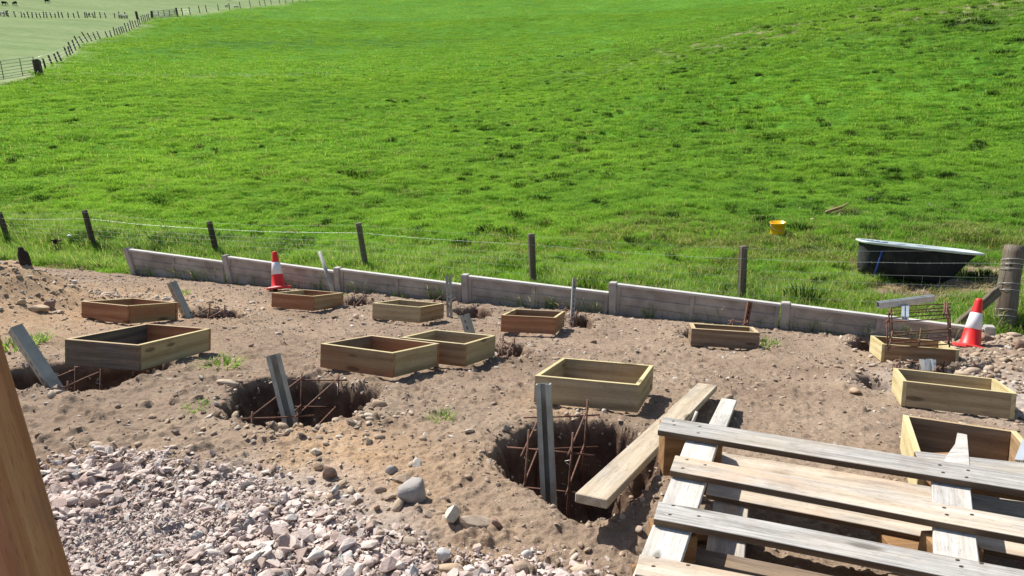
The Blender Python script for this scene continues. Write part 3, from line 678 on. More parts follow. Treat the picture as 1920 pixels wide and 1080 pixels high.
x, y, r = view_pts(90000, 1.9, 12.5, 42); ok = (wall_s(x, y) < .0) & (rng.uniform(0, 1, len(x)) < .25+.9*vnoise(x*2.1, y*2.1, 78)) & (poly_sd(x, y, GP) < .05); x, y, r = x[ok], y[ok], r[ok]
CRUMB = [hull_rock('cb%d' % i, 260+i, M['soilstone'], .6, 8) for i in range(5)]
soil_scatter('soil_crumbs', CRUMB, (x, y), np.clip(rng.lognormal(math.log(.0075), .4, len(x)), .004, .018)*(1+.03*r), label='crumbs of dry earth and grit over the bare soil')
X = []; Y = []
for P_, d_ in HOLES:
    per = np.roll(P_, -1, 0); L_ = np.hypot(*(per-P_).T)
    for a_, b_, l_ in zip(P_, per, L_):
        k_ = int(l_*75); t_ = rng.uniform(0, 1, k_); q_ = a_[None]*(1-t_[:, None])+b_[None]*t_[:, None]+rng.normal(0, .055, (k_, 2)); X += list(q_[:, 0]); Y += list(q_[:, 1])
X = np.array(X); Y = np.array(Y)
PITLIB = [hull_rock('pb%d' % i, 280+i, M['soilstone'], .7, 9) for i in range(4)] + [round_rock('pc%d' % i, 290+i, M['cobble'], .7) for i in range(2)]
soil_scatter('pit_edge_stones', PITLIB, (X, Y), np.clip(rng.lognormal(math.log(.02), .5, len(X)), .008, .07), .8, label='stones and clods along the edges of the dug holes')
def blobs(lst):
    X = []; Y = []; S = []
    for (px, py, sx, sy, k, m_) in lst:
        c = on_plane(px, py)
        for _ in range(k): X.append(c[0]+random.gauss(0, sx)); Y.append(c[1]+random.gauss(0, sy)); S.append(min(.11, m_*random.lognormvariate(0, .45)))
    return np.array(X), np.array(Y), np.array(S)
x, y, s = blobs([(230, 560, .75, .35, 330, .035), (100, 575, .6, .4, 260, .035), (20, 550, .5, .5, 320, .03), (0, 590, .4, .4, 200, .025), (1880, 700, .45, .6, 520, .04), (1860, 650, .3, .35, 170, .045), (1780, 700, .3, .2, 120, .04),
                 (600, 800, .35, .06, 60, .03), (690, 775, .2, .12, 60, .03), (480, 850, .3, .2, 220, .016), (900, 665, .3, .15, 70, .03), (800, 550, 1.5, .2, 60, .03), (1000, 1010, .35, .12, 60, .03), (1900, 770, .3, .25, 120, .03),
                 (690, 595, .25, .1, 20, .05), (450, 715, .12, .10, 26, .04), (1230, 690, .8, .3, 60, .025), (930, 1040, .35, .05, 110, .03), (560, 890, .35, .1, 50, .03), (700, 930, .25, .12, 50, .03), (1000, 1050, .3, .08, 60, .03), (860, 740, .5, .2, 50, .025), (300, 790, .5, .2, 40, .028)])
soil_scatter('rubble_stones', CLIB, (x, y), s, label='rounded stones heaped among the dug soil')

def rock(px, py, w, hgt, mat, label, seed, rnd=True, rot=0., flat=.65, tilt=(0, 0), name='rock', dep=.75):
    P_ = hit(px, py+hgt*.35); D = depth_of(P_); L = w*D/FPX; hh = max(hgt*D/FPX*1.0, L*.25)
    me = round_rock(name, seed, M[mat], 1.0, 3, .2) if rnd else hull_rock(name, seed, M[mat], 1.0, 18)
    mw = Matrix.Translation(Vector(P_)+Vector((0, 0, hh*.22))) @ Euler((tilt[0], tilt[1], rot)).to_matrix().to_4x4() @ Matrix.Diagonal((L, L*dep*(1 if not rnd else 1.25), hh*1.05, 1))
    return tag(link(name, me, None, mw), label, 'rock', 'larger rocks lying on the soil')
rock(772, 915, 74, 58, 'rock_grey', 'large grey rounded rock tilted up, biggest on the sandy soil below the middle hole', 1, rot=.5, tilt=(.1, -.5))
rock(843, 962, 54, 40, 'rock_pale', 'flat pale cream leaf-shaped rock below the large grey rock', 2, False, .8, tilt=(.3, -.35))
rock(932, 977, 26, 26, 'rock_brown', 'small dark brown cube-like rock right of the pale leaf-shaped rock', 3, False)
rock(618, 883, 36, 32, 'rock_brown', 'brown rock leaning against a paler stone above the gravel edge', 4, False)
rock(597, 873, 22, 18, 'rock_tan', 'pale tan rock touching the brown rock above the gravel', 5)
rock(710, 757, 38, 32, 'rock_tan', 'rounded orange tan rock on the right rim of the middle hole', 6)
rock(690, 780, 26, 14, 'rock_pale', 'pale rock just below the orange rock at the middle hole rim', 7)
rock(559, 797, 24, 16, 'rock_tan', 'tan rock under the foot of the leaning steel on the hole rim', 8)
rock(660, 793, 28, 18, 'rock_pale', 'pale oval stone on the front rim of the middle hole', 9)
rock(735, 880, 26, 20, 'rock_grey', 'small grey green oval stone above the large grey rock', 10, rot=.6)
rock(831, 1037, 32, 30, 'rock_white', 'white boulder at the gravel edge right of the pink stones', 11)
rock(848, 1064, 52, 24, 'rock_tan', 'long buff cobble in the gravel below the white boulder', 12)
rock(990, 1036, 24, 17, 'rock_white', 'pale blue white pebble on the soil near the bottom edge', 13)
rock(388, 1026, 32, 26, 'rock_white', 'angular whitish stone standing proud in the gravel', 14, False)
rock(280, 897, 26, 10, 'rock_grey', 'dark grey stone standing at the top edge of the gravel', 15, False)
rock(592, 845, 24, 16, 'rock_pale', 'pale chipped stone on the sandy soil below the middle hole', 16, False)
rock(70, 577, 38, 16, 'rock_tan', 'long tan boulder at the foot of the spoil mound', 17)
rock(94, 568, 20, 18, 'rock_brown', 'round brown boulder behind the long tan boulder', 18)
rock(112, 583, 24, 9, 'rock_tan', 'flat slab stone beside the reddish box and spoil mound', 19, False)
rock(41, 565, 18, 13, 'rock_tan', 'tan stone at the left of the two mound boulders', 20)
rock(485, 527, 24, 18, 'rock_brown', 'brown boulder beside the left traffic cone', 21)
rock(535, 532, 16, 12, 'rock_tan', 'small tan stone right behind the left traffic cone', 29)
rock(1602, 731, 25, 12, 'rock_tan', 'smooth tan pebble below the small pit on the right', 22)
rock(140, 527, 14, 8, 'rock_white', 'single white stone near the grass edge behind the mound', 23)
rock(1846, 632, 30, 22, 'rock_brown', 'dark earth-covered boulder behind the right traffic cone', 24)
rock(1912, 645, 22, 26, 'rock_brown', 'brown boulder at the right edge of the picture by the strainer post', 25)
rock(950, 650, 14, 8, 'rock_brown', 'flat brown stone on the rim of the pit behind the paired boxes', 26)
rock(1112, 640, 14, 9, 'rock_brown', 'lone dark stone on open soil right of the reddish box', 27)
rock(1630, 374, 18, 6, 'rock_white', 'pale boulder half sunk in the pasture beyond the bath', 28)
rock(1523, 411, 9, 9, 'rock_pale', 'small cream stone lying in the pasture above the yellow bucket', 30)

# ------------------------------------------------------------------ concrete wall
def wall():
    root = thing('gravel_board_wall', Vector((*W0, plane_z(*W0))), 'long low grey precast concrete wall stepping along the edge of the dug site', 'wall')
    Lw = float(np.linalg.norm(W1-W0)); step = Lw/6
    tops0 = [466.5, 480.5, 503.5, 516.5, 531.5, 570]; tops1 = [490, 507.5, 532.5, 547.5, 569, 615]; postt = [464, 478, 501, 514, 529, 566.5, 611]
    ptop = []
    def z_for(xy, py):
        lo, hi = plane_z(*xy)-.1, plane_z(*xy)+1.0
        for _ in range(40):
            mid = (lo+hi)/2; v = np.array([xy[0], xy[1], mid])-CAM; yy = 540-FPX*(v@_U)/(v@_F)
            if yy > py: lo = mid
            else: hi = mid
        return (lo+hi)/2
    N3 = Vector((WN[0], WN[1], 0))
    for k in range(7):
        xy = W0+WD*step*k; zt = z_for(xy, postt[k]); zb = plane_z(*xy)-.25; ptop.append(zt)
        if k == 0: lean = Vector((-WD[0], -WD[1], 0))*.08
        elif k == 1: lean = Vector((-WD[0], -WD[1], 0))*.05
        else: lean = Vector((0, 0, 0))
        A = Vector((xy[0], xy[1], zb)); B = Vector((xy[0], xy[1], zt))
        me = bmesh.new(); bmesh.ops.create_cube(me, size=1)
        hgt = zt-zb
        for v in me.verts: v.co = Vector((v.co.x*.095, v.co.y*.105, (v.co.z+.5)*hgt))
        bmesh.ops.bevel(me, geom=[e for e in me.edges], offset=.008, segments=2, affect='EDGES')
        m2 = bpy.data.meshes.new('post'); me.to_mesh(m2); me.free(); m2.materials.append(M['concrete_light'])
        X = Vector((WD[0], WD[1], 0)); Z = (B-A+lean*2).normalized(); Y = Z.cross(X).normalized(); X = Y.cross(Z)
        A2 = B - Z*hgt
        mw = Matrix(((X.x, Y.x, Z.x, A2.x), (X.y, Y.y, Z.y, A2.y), (X.z, Y.z, Z.z, A2.z), (0, 0, 0, 1)))
        link('post', m2, root, mw)
    for k in range(6):
        a = W0+WD*(step*k+.052); b = W0+WD*(step*(k+1)-.052)
        za = z_for(a, tops0[k]); zb = z_for(b, tops1[k]); A = Vector((*a, za)); B = Vector((*b, zb)); L = (B-A).length; Hh = .40
        V = []; Fc = []
        def bx(x0, x1, y0, y1, z0, z1):
            i = len(V)
            for xx in (x0, x1):
                for yy in (y0, y1):
                    for zz in (z0, z1): V.append((xx, yy, zz))
            for f in ((0, 1, 3, 2), (4, 6, 7, 5), (0, 4, 5, 1), (2, 3, 7, 6), (0, 2, 6, 4), (1, 5, 7, 3)): Fc.append(tuple(q+i for q in f))
        bx(0, L, -.012, .03, -Hh, -.03)
        for (x0, x1) in ((0.001, .045), (L*.47, L*.47+.045), (L-.045, L-.001)): bx(x0, x1, -.030, -.0115, -Hh+.002, -.041)
        bx(0.001, L-.001, -.034, -.0115, -.040, -.0305)
        for (x0, x1, z1) in ((.046, L*.47-.001, -.15), (L*.47+.046, L-.046, -.135)):
            bx(x0, x1, -.024, -.0115, z1-.10, z1); bx(x0, x1, -.019, -.0115, -Hh+.003, z1-.108)
        mw = frame_mat(A, B-A, (0, 0, 1))
        # panels hold vertical sides, tilt along their length
        o = link('panel', mesh_from('panel', V, Fc, M['concrete']), root, mw)
        cp = box_mesh('coping', L, .068, .03, M['coping'], .004); cp.transform(Matrix.Translation((L/2, 0, -.0149)))
        link('coping', cp, o).matrix_basis = Matrix()
wall()

# ------------------------------------------------------------------ timber shutter boxes
def shutter(Lp, Fp, Rp, mats, label, hb=.16, th=.025, h0=.0, Bp=None, lift=0):
    """Lp, Fp, Rp: pixel corners of the top rim (left, front, right as it stands)"""
    h = hb+h0
    L_, F_, R_ = [Vector(on_plane(*p, h)) for p in (Lp, Fp, Rp)]
    a = L_-F_; b_ = R_-F_
    # square up: keep the directions' bisector
    an = a.normalized(); bn = b_.normalized(); cs = an.dot(bn); bis = (an+bn).normalized(); pr = SN.cross(bis).normalized()
    sgn = 1 if an.dot(pr) > 0 else -1
    an2 = (bis+pr*sgn).normalized(); bn2 = (bis-pr*sgn).normalized(); mixf = .55
    an2 = (an*(1-mixf)+an2*mixf).normalized(); bn2 = (bn*(1-mixf)+bn2*mixf).normalized()
    a = an2*a.length; b_ = bn2*b_.length
    root = thing('formwork_box', F_-SN*hb, label, 'timber box', 'square timber formwork boxes standing about the holes')
    dn = -SN*hb/2
    c = [F_, F_+a, F_+a+b_, F_+b_]           # F, L, B, R
    def side(p, q, mat, inset):
        d = (q-p).normalized(); inn = ((c[0]+c[2])/2-(p+q)/2); inn = (inn-d*inn.dot(d)); inn = inn.normalized()
        p2 = p+d*(th if inset else 0)+inn*th/2+dn; q2 = q-d*(th if inset else 0)+inn*th/2+dn
        o = beam('side_board', p2, q2, th, hb, M[mat], SN, root, .0018, 0)
        o.data.materials.append(M['yellow_wood'] if mat in ('green_wood', 'yellow_wood', 'brown_wood') else M['tan_edge'])  # top edges: lighter fresh wood, with the sunlight on them put into the colour
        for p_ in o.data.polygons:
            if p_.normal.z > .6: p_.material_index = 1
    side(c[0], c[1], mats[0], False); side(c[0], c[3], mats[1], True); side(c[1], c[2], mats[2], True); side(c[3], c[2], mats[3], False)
    print('BOX', label[:30], round(a.length, 2), round(b_.length, 2), 'cos', round(cs, 2))
    return root
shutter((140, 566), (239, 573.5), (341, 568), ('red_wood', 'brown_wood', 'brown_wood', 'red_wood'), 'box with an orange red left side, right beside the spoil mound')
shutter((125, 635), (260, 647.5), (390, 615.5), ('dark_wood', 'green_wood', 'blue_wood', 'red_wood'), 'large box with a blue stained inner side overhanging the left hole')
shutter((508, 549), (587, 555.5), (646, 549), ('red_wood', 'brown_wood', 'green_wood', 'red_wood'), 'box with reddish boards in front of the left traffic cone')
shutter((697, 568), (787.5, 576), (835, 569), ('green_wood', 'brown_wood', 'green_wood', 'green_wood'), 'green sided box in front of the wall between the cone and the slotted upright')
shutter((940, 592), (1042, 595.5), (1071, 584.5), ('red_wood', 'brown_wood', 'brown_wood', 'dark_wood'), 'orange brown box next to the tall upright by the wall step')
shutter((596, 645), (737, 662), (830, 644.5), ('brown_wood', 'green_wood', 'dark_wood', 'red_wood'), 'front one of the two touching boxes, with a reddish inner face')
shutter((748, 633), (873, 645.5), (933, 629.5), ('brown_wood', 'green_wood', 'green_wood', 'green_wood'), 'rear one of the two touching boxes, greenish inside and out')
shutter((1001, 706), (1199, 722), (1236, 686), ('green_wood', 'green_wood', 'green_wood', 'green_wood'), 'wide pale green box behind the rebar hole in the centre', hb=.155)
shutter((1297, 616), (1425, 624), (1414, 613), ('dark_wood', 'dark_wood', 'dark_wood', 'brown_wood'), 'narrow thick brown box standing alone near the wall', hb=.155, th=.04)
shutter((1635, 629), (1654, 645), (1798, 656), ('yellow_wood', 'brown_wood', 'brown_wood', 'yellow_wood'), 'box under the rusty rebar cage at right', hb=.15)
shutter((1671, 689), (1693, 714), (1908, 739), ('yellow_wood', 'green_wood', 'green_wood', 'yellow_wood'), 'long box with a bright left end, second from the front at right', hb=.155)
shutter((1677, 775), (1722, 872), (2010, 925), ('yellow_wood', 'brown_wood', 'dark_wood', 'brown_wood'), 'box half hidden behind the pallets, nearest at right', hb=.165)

# ------------------------------------------------------------------ steel uprights
def channel(name, P0, P1, mat, label, w=.06, d=.045, face=(0, -1, 0), slots=True, group='steel uprights set in the holes', spin=0., closed=False):
    P0 = Vector(P0); P1 = Vector(P1); Hh = (P1-P0).length; V = []; Fc = []; t = .0055; lip = .015
    def bx(x0, x1, y0, y1, z0, z1):
        i = len(V)
        for xx in (x0, x1):
            for yy in (y0, y1):
                for zz in (z0, z1): V.append((xx, yy, zz))
        for f in ((0, 1, 3, 2), (4, 6, 7, 5), (0, 4, 5, 1), (2, 3, 7, 6), (0, 2, 6, 4), (1, 5, 7, 3)): Fc.append(tuple(q+i for q in f))
    bx(-w/2, -w/2+t, -d/2, d/2, 0, Hh); bx(w/2-t, w/2, -d/2, d/2, 0, Hh)          # flanges
    if slots:                                                                        # slotted web on the far side
        bx(-w/2+t, -.007, -d/2, -d/2+t, 0, Hh); bx(.007, w/2-t, -d/2, -d/2+t, 0, Hh); z_ = 0
        while z_ < Hh-.03: bx(-.007, .007, -d/2, -d/2+t, z_, min(z_+.025, Hh)); z_ += .055
    else: bx(-w/2+t, w/2-t, -d/2, -d/2+t, 0, Hh)
    bx(-w/2+t, -w/2+t+lip, d/2-t, d/2, 0, Hh); bx(w/2-t-lip, w/2-t, d/2-t, d/2, 0, Hh)
    if closed: bx(-w/2+t+lip, w/2-t-lip, d/2-t, d/2, 0, Hh)
    mw = zframe(P0, P1, face) @ Matrix.Rotation(spin, 4, 'Z')
    return tag(link(name, mesh_from(name, V, Fc, M[mat]), None, mw), label, 'steel post', group)
def upright(b, t, mat, label, w=.065, d=.05, below=.3, dd=0., **kw):
    B = Vector(on_plane(*b)); D = depth_of(B); T_ = Vector(at_depth(*t, D+dd)); dr = (T_-B).normalized(); return channel('steel_upright', B-dr*below, T_, mat, label, w, d, **kw)
upright((92, 712), (28, 615), 'olive_galv', 'muddy grey steel upright leaning left out of the left hole', .075, .06, .3, spin=2.6, closed=True)
upright((352, 595), (322, 530), 'olive_galv', 'grey steel upright leaning left behind the reddish box near the mound', .075, .06, spin=2.6, closed=True)
upright((538, 768), (512, 665), 'olive_galv', 'grey green lipped steel upright leaning in the middle hole', .07, .06, .35, spin=.35, slots=False)
upright((1026, 868), (1019, 720), 'olive_galv', 'tall open C-section steel upright standing in the rebar hole beside the plank', .062, .05, .4, spin=-.15, slots=False)
upright((843, 592), (841, 516), 'olive_galv', 'dark slotted steel upright by the wall behind the green sided box', .06, .045, spin=3.1)
upright((886, 640), (871, 590), 'olive_galv', 'short hollow steel upright leaning behind the paired boxes', .07, .06, spin=2.9, closed=True)
upright((1073, 594), (1077, 522), 'olive_galv', 'thin dark steel upright right of the orange brown box', .045, .035, spin=3.3)
upright((1397, 616), (1406, 566), 'rust', 'rusty slotted steel strip leaning behind the narrow brown box', .05, .03, spin=3.2)
upright((1740, 700), (1739, 674), 'bright_galv', 'short bright U-shaped steel stub behind the bright-ended long box', .09, .07, slots=True)
B_ = Vector(on_plane(626, 553)); T_ = Vector(at_depth(599, 471, depth_of(B_)))
t_p = tube('pole', [B_-(T_-B_).normalized()*.2, T_], [.024, .024], M['olive_galv'], n=12)
tag(t_p, 'slender round grey pole leaning behind the cone-side box against the wall', 'pole')

# ------------------------------------------------------------------ rebar cages in the holes
def cage(c4, h, label, rings=(0, -.17), over=.045, r=.0042, up=.035, down=.42, grp='rebar cages set in the holes', hooks=True):
    P_ = [Vector(on_plane(*p, h)) for p in c4]
    P_[2] = P_[1]+(P_[3]-P_[0])*.5+(P_[2]-P_[1])*.5
    root = thing('rebar_cage', P_[0], label, 'rebar cage', grp)
    for ri, z_ in enumerate(rings):
        for i in range(4):
            a, b_ = P_[i], P_[(i+1) % 4]; d_ = (b_-a).normalized(); o_ = SN*(z_+(.011 if i % 2 else 0))
            mid = (a+b_)/2+SN*random.uniform(-.004, .004)
            tube('horizontal_bar', [a-d_*over+o_, mid+o_, b_+d_*over*random.uniform(.6, 1.8)+o_], r, M['rust'], root, 6)
    for i in range(4):
        lean = Vector((random.uniform(-.02, .02), random.uniform(-.02, .02), 0))
        tube('vertical_bar', [P_[i]-SN*down, P_[i]+SN*up+lean], r*1.25, M['rust'], root, 6)
    if hooks:
        for i in (0, 1, 2):
            q = P_[i]+SN*rings[min(1, len(rings)-1)]*.15; v = [q+Vector((random.uniform(-.02, .02), random.uniform(-.02, .02), -.012*k)) for k in range(4)]
            tube('tie_wire', v, .0016, M['wire'], root, 4)
    return root
cage([(985, 842), (1068, 850), (1112, 770), (1012, 782)], .03, 'tall rusty rebar cage in the hole under the plank end', over=.08, up=.09)
cage([(472, 784), (560, 780), (632, 716), (565, 712)], -.01, 'rusty rebar cage in the middle hole around the leaning upright', over=.06)
cage([(85, 718), (128, 727), (192, 698), (140, 696)], -.03, 'rebar bars crossing the shaded left hole', over=.03)
cage([(362, 595), (389, 599), (425, 581), (393, 579)], .0, 'rebar cage in the far left pit by the leaning upright', over=.03, up=.06, r=.006)
cage([(650, 573), (664, 577), (691, 556), (663, 554)], .0, 'rebar cage sticking up beside the cone-side box', over=.03, up=.07, r=.006)
cage([(815, 566), (838, 571), (863, 557), (833, 553)], .04, 'rebar cage around the dark slotted upright by the wall', over=.05, up=.04, r=.006)
cage([(1053, 590), (1074, 597), (1086, 585), (1060, 580)], .05, 'rebar cage by the thin dark upright right of the orange brown box', over=.03, up=.03, r=.005)
cage([(934, 668), (950, 672), (960, 646), (945, 642)], .0, 'rebar cage in the pit right of the paired boxes', over=.03, up=.06, r=.006)
cage([(1366, 612), (1386, 616), (1407, 606), (1372, 602)], .08, 'rebar cage poking up behind the narrow brown box', over=.03, up=.03, r=.006)
cage([(1681, 690), (1751, 698), (1772, 684), (1690, 676)], .07, 'rebar cage behind the long box with the bright left end', over=.03, up=.03, r=.006)
stick = tube('rebar_stake', [on_plane(1842, 704), at_depth(1824, 678, depth_of(on_plane(1842, 704)))], .008, M['rust'])
tag(stick, 'short dark rebar stake leaning in the rubble right of the long box', 'stake')

def big_cage():
    hb = .165; ht = .165+.36
    FL = Vector(on_plane(1665, 652, hb)); FR = Vector(on_plane(1780, 646, hb)); X = FR-FL; D0 = depth_of(FL); BL = Vector(at_depth(1671, 623, D0+.24)); Y = BL-FL
    D0 = depth_of(FL); tFL = Vector(at_depth(1666, 602, D0)); up = tFL-FL; upb = Vector(at_depth(1665, 578, depth_of(BL)))-BL
    U_ = (up+upb)/2
    X = Vector(at_depth(1780, 645, D0+.02))-FL
    root = thing('rebar_cage', FL, 'loose rusty rebar cage lying on top of the box at right', 'rebar cage')
    def P_(u, v, w): return FL+X*u+Y*v+U_*w
    for w in (0, 1):
        for k in range(5):
            v = k/4; tube('horizontal_bar', [P_(-.03, v, w), P_(.5, v, w)+SN*random.uniform(-.006, .006), P_(1.04, v, w)], .0052, M['rust'], root, 6)
        for u in ((0.02, .98, .5) if w == 0 else (.02, .97, .93)):
            tube('cross_bar', [P_(u, -.05, w)+SN*.01, P_(u, 1.05, w)+SN*.01], .0055, M['rust'], root, 6)
    for (u, v) in ((0, 0), (.02, 1), (1.0, 0), (.97, 1), (1.02, .5), (.99, .75), (0.01, .5)):
        tube('vertical_bar', [P_(u, v, -.13 if v in (0,) else 0), P_(u, v, 1.08)], .0058, M['rust'], root, 6)
    for (u, v, w) in ((.02, 0, .55), (.3, .9, 1), (.5, .1, 0), (.98, .3, .4), (.7, .6, 1)):
        q = P_(u, v, w); tube('tie_wire', [q, q+Vector((.02, -.01, .01)), q+Vector((.035, 0, -.01))], .0018, M['wire'], root, 4)
    D1 = depth_of(P_(0, .5, 1))
    a = Vector(at_depth(1646, 572, D1-.02)); b_ = Vector(at_depth(1750, 559, D1-.02))
    channel('steel_channel', a, b_, 'galv', 'grey steel channel lying across the top of the loose rebar cage', .05, .05, face=(0, 0, -1), slots=False, group=None, spin=math.pi)
    a = Vector(at_depth(1697, 570, D1+.02)); b_ = Vector(at_depth(1697, 597, D1-.26))
    channel('steel_channel', a, b_, 'bright_galv', 'short bright steel channel lying toward the camera on the rebar cage', .05, .035, face=(0, 0, 1), slots=False, group=None)
big_cage()

# ------------------------------------------------------------------ traffic cones
def cone(b, t, label):
    B = Vector(on_plane(*b)); T_ = Vector(at_depth(*t, depth_of(B))); Hh = (T_-B).length; s = Hh/.5
    mw = zframe(B+Vector((0, 0, .01)), T_, (-.25, -1, 0)) @ Matrix.Scale(s, 4)
    root = thing('traffic_cone', B, label, 'traffic cone', 'red and white traffic cones', mw=mw)
    n = 28
    # base: square with cut corners, a real slab with raised feet
    bm = bmesh.new(); e = .135; c = .05; ring = [(e-c, -e), (e, -e+c), (e, e-c), (e-c, e), (-e+c, e), (-e, e-c), (-e, -e+c), (-e+c, -e)]
    lo = [bm.verts.new((x_, y_, 0)) for x_, y_ in ring]; mi = [bm.verts.new((x_, y_, .022)) for x_, y_ in ring]; hi = [bm.verts.new((x_*.86, y_*.86, .034)) for x_, y_ in ring]
    for q in range(8):
        w = (q+1) % 8; bm.faces.new((lo[q], lo[w], mi[w], mi[q])); bm.faces.new((mi[q], mi[w], hi[w], hi[q]))
    bm.faces.new(hi); bm.faces.new(lo[::-1]); me = bpy.data.meshes.new('base'); bm.to_mesh(me); bm.free(); me.materials.append(M['cone_base'])
    o = link('base', me); o.parent = root
    rad = lambda z_: .093-(.093-.030)*(z_-.034)/(.5-.034)
    o = lathe('body', [(.034, .104), (.045, rad(.045)), (.20, rad(.2)), (.36, rad(.36)), (.47, rad(.47)), (.492, rad(.49)+.001), (.5, rad(.5)-.004), (.5, .018), (.44, .02)], n, M['cone_red'], root, cap=False)
    lathe('reflective_sleeve', [(.195, rad(.195)+.0006), (.197, rad(.197)+.0028), (.355, rad(.355)+.0028), (.357, rad(.357)+.0006)], n, M['cone_white'], root, cap=False)
cone((523, 543), (515, 473), 'smaller-looking cone, left one standing by the concrete wall')
cone((1817, 655), (1836, 562), 'larger-looking cone, right one beside the rebar cage and rubble')

# ------------------------------------------------------------------ planks and pallets
def plank(name, quad, h, t, mat, label, cat, parent=None, pl=None, jit=.0):
    f = (lambda p: Vector(on_plane(*p, h))) if pl is None else pl
    nl, nr_, fr, fl = [f(p) for p in quad]       # near left, near right, far right, far left
    A = (nl+nr_)/2; B = (fl+fr)/2; d = (B-A).normalized(); wv = ((nr_-nl)+(fr-fl))/2; w = (wv-d*wv.dot(d)).length
    up = SN if pl is None else PN
    A = A-up*t/2; B = B-up*t/2
    o = beam(name, A, B, w, t, M[mat], up, parent, .003, jit, seg=8 if jit else 1)
    if label: tag(o, label, cat)
    return o
plank('plank', [(1079.5, 926), (1138, 935), (1345, 724), (1309, 716)], .068, .034, 'plank_wood', 'long weathered plank laid across the corner of the rebar hole', 'plank')
plank('board', [(1318, 812), (1358, 818), (1380, 750), (1355, 746)], .04, .02, 'white_wood', 'short bleached board end sticking out behind the top pallet slat', 'board')
st = tube('splinter', [on_plane(1297, 797, .03), at_depth(1307, 772, depth_of(on_plane(1297, 797, .03))+.02)], .009, M['white_wood'], n=5)
tag(st, 'small white wooden peg between the plank and the pallet', 'peg')

PO = Vector(at_depth(1262, 800, 2.66)); PT = math.radians(4)
PN = Vector((.0, math.sin(-PT), math.cos(PT))); PN.normalize(); PN = Vector((PN.x, -abs(PN.y), PN.z)).normalized()
def on_pl(off):
    def f(p):
        d = Vector(ray(*p)); C_ = Vector(CAM); t = (PO-PN*off-C_).dot(PN)/d.dot(PN); return C_+d*t
    return f
up_pl = on_pl(0)
pal = thing('pallet', up_pl((1260, 1000)), 'upper of two stacked weathered grey pallets, wide slats, at lower right', 'pallet', 'stacked pallets')
def slat(root, q, off, t, mat, ext=.9, name='slat', jit=.0015, w=None, label=None):
    f = on_pl(off); tl, tr, br, bl = [f(p) for p in q]
    A = (tl+bl)/2; B = (tr+br)/2; d = (B-A).normalized(); B = B+d*ext
    wd = w or (((tl-bl)-d*(tl-bl).dot(d)).length+((tr-br)-d*(tr-br).dot(d)).length)/2
    print('slat', round(wd, 3), round((B-A).length, 2))
    o = beam(name, A-PN*t/2, B-PN*t/2, wd, t, M[mat], PN, root, .0015, jit, seg=10)
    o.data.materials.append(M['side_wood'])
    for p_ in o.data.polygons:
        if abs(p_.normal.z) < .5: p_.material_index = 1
    if label: o['label'] = label
    return o
TH = .024
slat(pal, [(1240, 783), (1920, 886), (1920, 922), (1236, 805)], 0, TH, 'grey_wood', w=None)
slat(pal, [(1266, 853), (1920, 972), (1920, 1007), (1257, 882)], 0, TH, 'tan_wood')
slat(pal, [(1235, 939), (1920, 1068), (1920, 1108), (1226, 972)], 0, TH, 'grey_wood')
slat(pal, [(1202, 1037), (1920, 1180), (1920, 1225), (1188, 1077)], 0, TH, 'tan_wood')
def strg(root, L0, L1, R0, R1, off, mat, taper=0, name='stringer_board', t=.02):
    """board running away: near-left, far-left, near-right, far-right pixels"""
    f = on_pl(off); nl, fl, nr_, fr = [f(p) for p in (L0, L1, R0, R1)]
    A = (nl+nr_)/2; B = (fl+fr)/2; d = (B-A).normalized(); w = ((nr_-nl)-d*(nr_-nl).dot(d)).length
    A = A-d*.5
    return beam(name, A-PN*t/2, B-PN*t/2, w, t, M[mat], PN, root, .003, .001, seg=6)
g0 = .027
strg(pal, (1203, 1037), (1297, 800), (1279, 1049), (1352, 812), g0, 'white_wood')
strg(pal, (1752, 1037), (1744, 872), (1838, 1056), (1818, 882), g0, 'white_wood')
# broken, narrowing far end of the middle board
f_ = on_pl(g0); v0 = [f_(p) for p in ((1762, 878), (1819, 888), (1816, 850), (1813, 815), (1795, 811), (1791, 832), (1778, 850))]
inv = pal.matrix_basis.inverted(); V = [inv @ v for v in v0]+[inv @ (v-PN*.02) for v in v0]; n = len(v0)
Fc = [tuple(range(n)), tuple(range(2*n-1, n-1, -1))]+[(i, n+i, n+(i+1) % n, (i+1) % n) for i in range(n)]
link('broken_board_end', mesh_from('broken_board_end', V, Fc, M['white_wood']), pal)
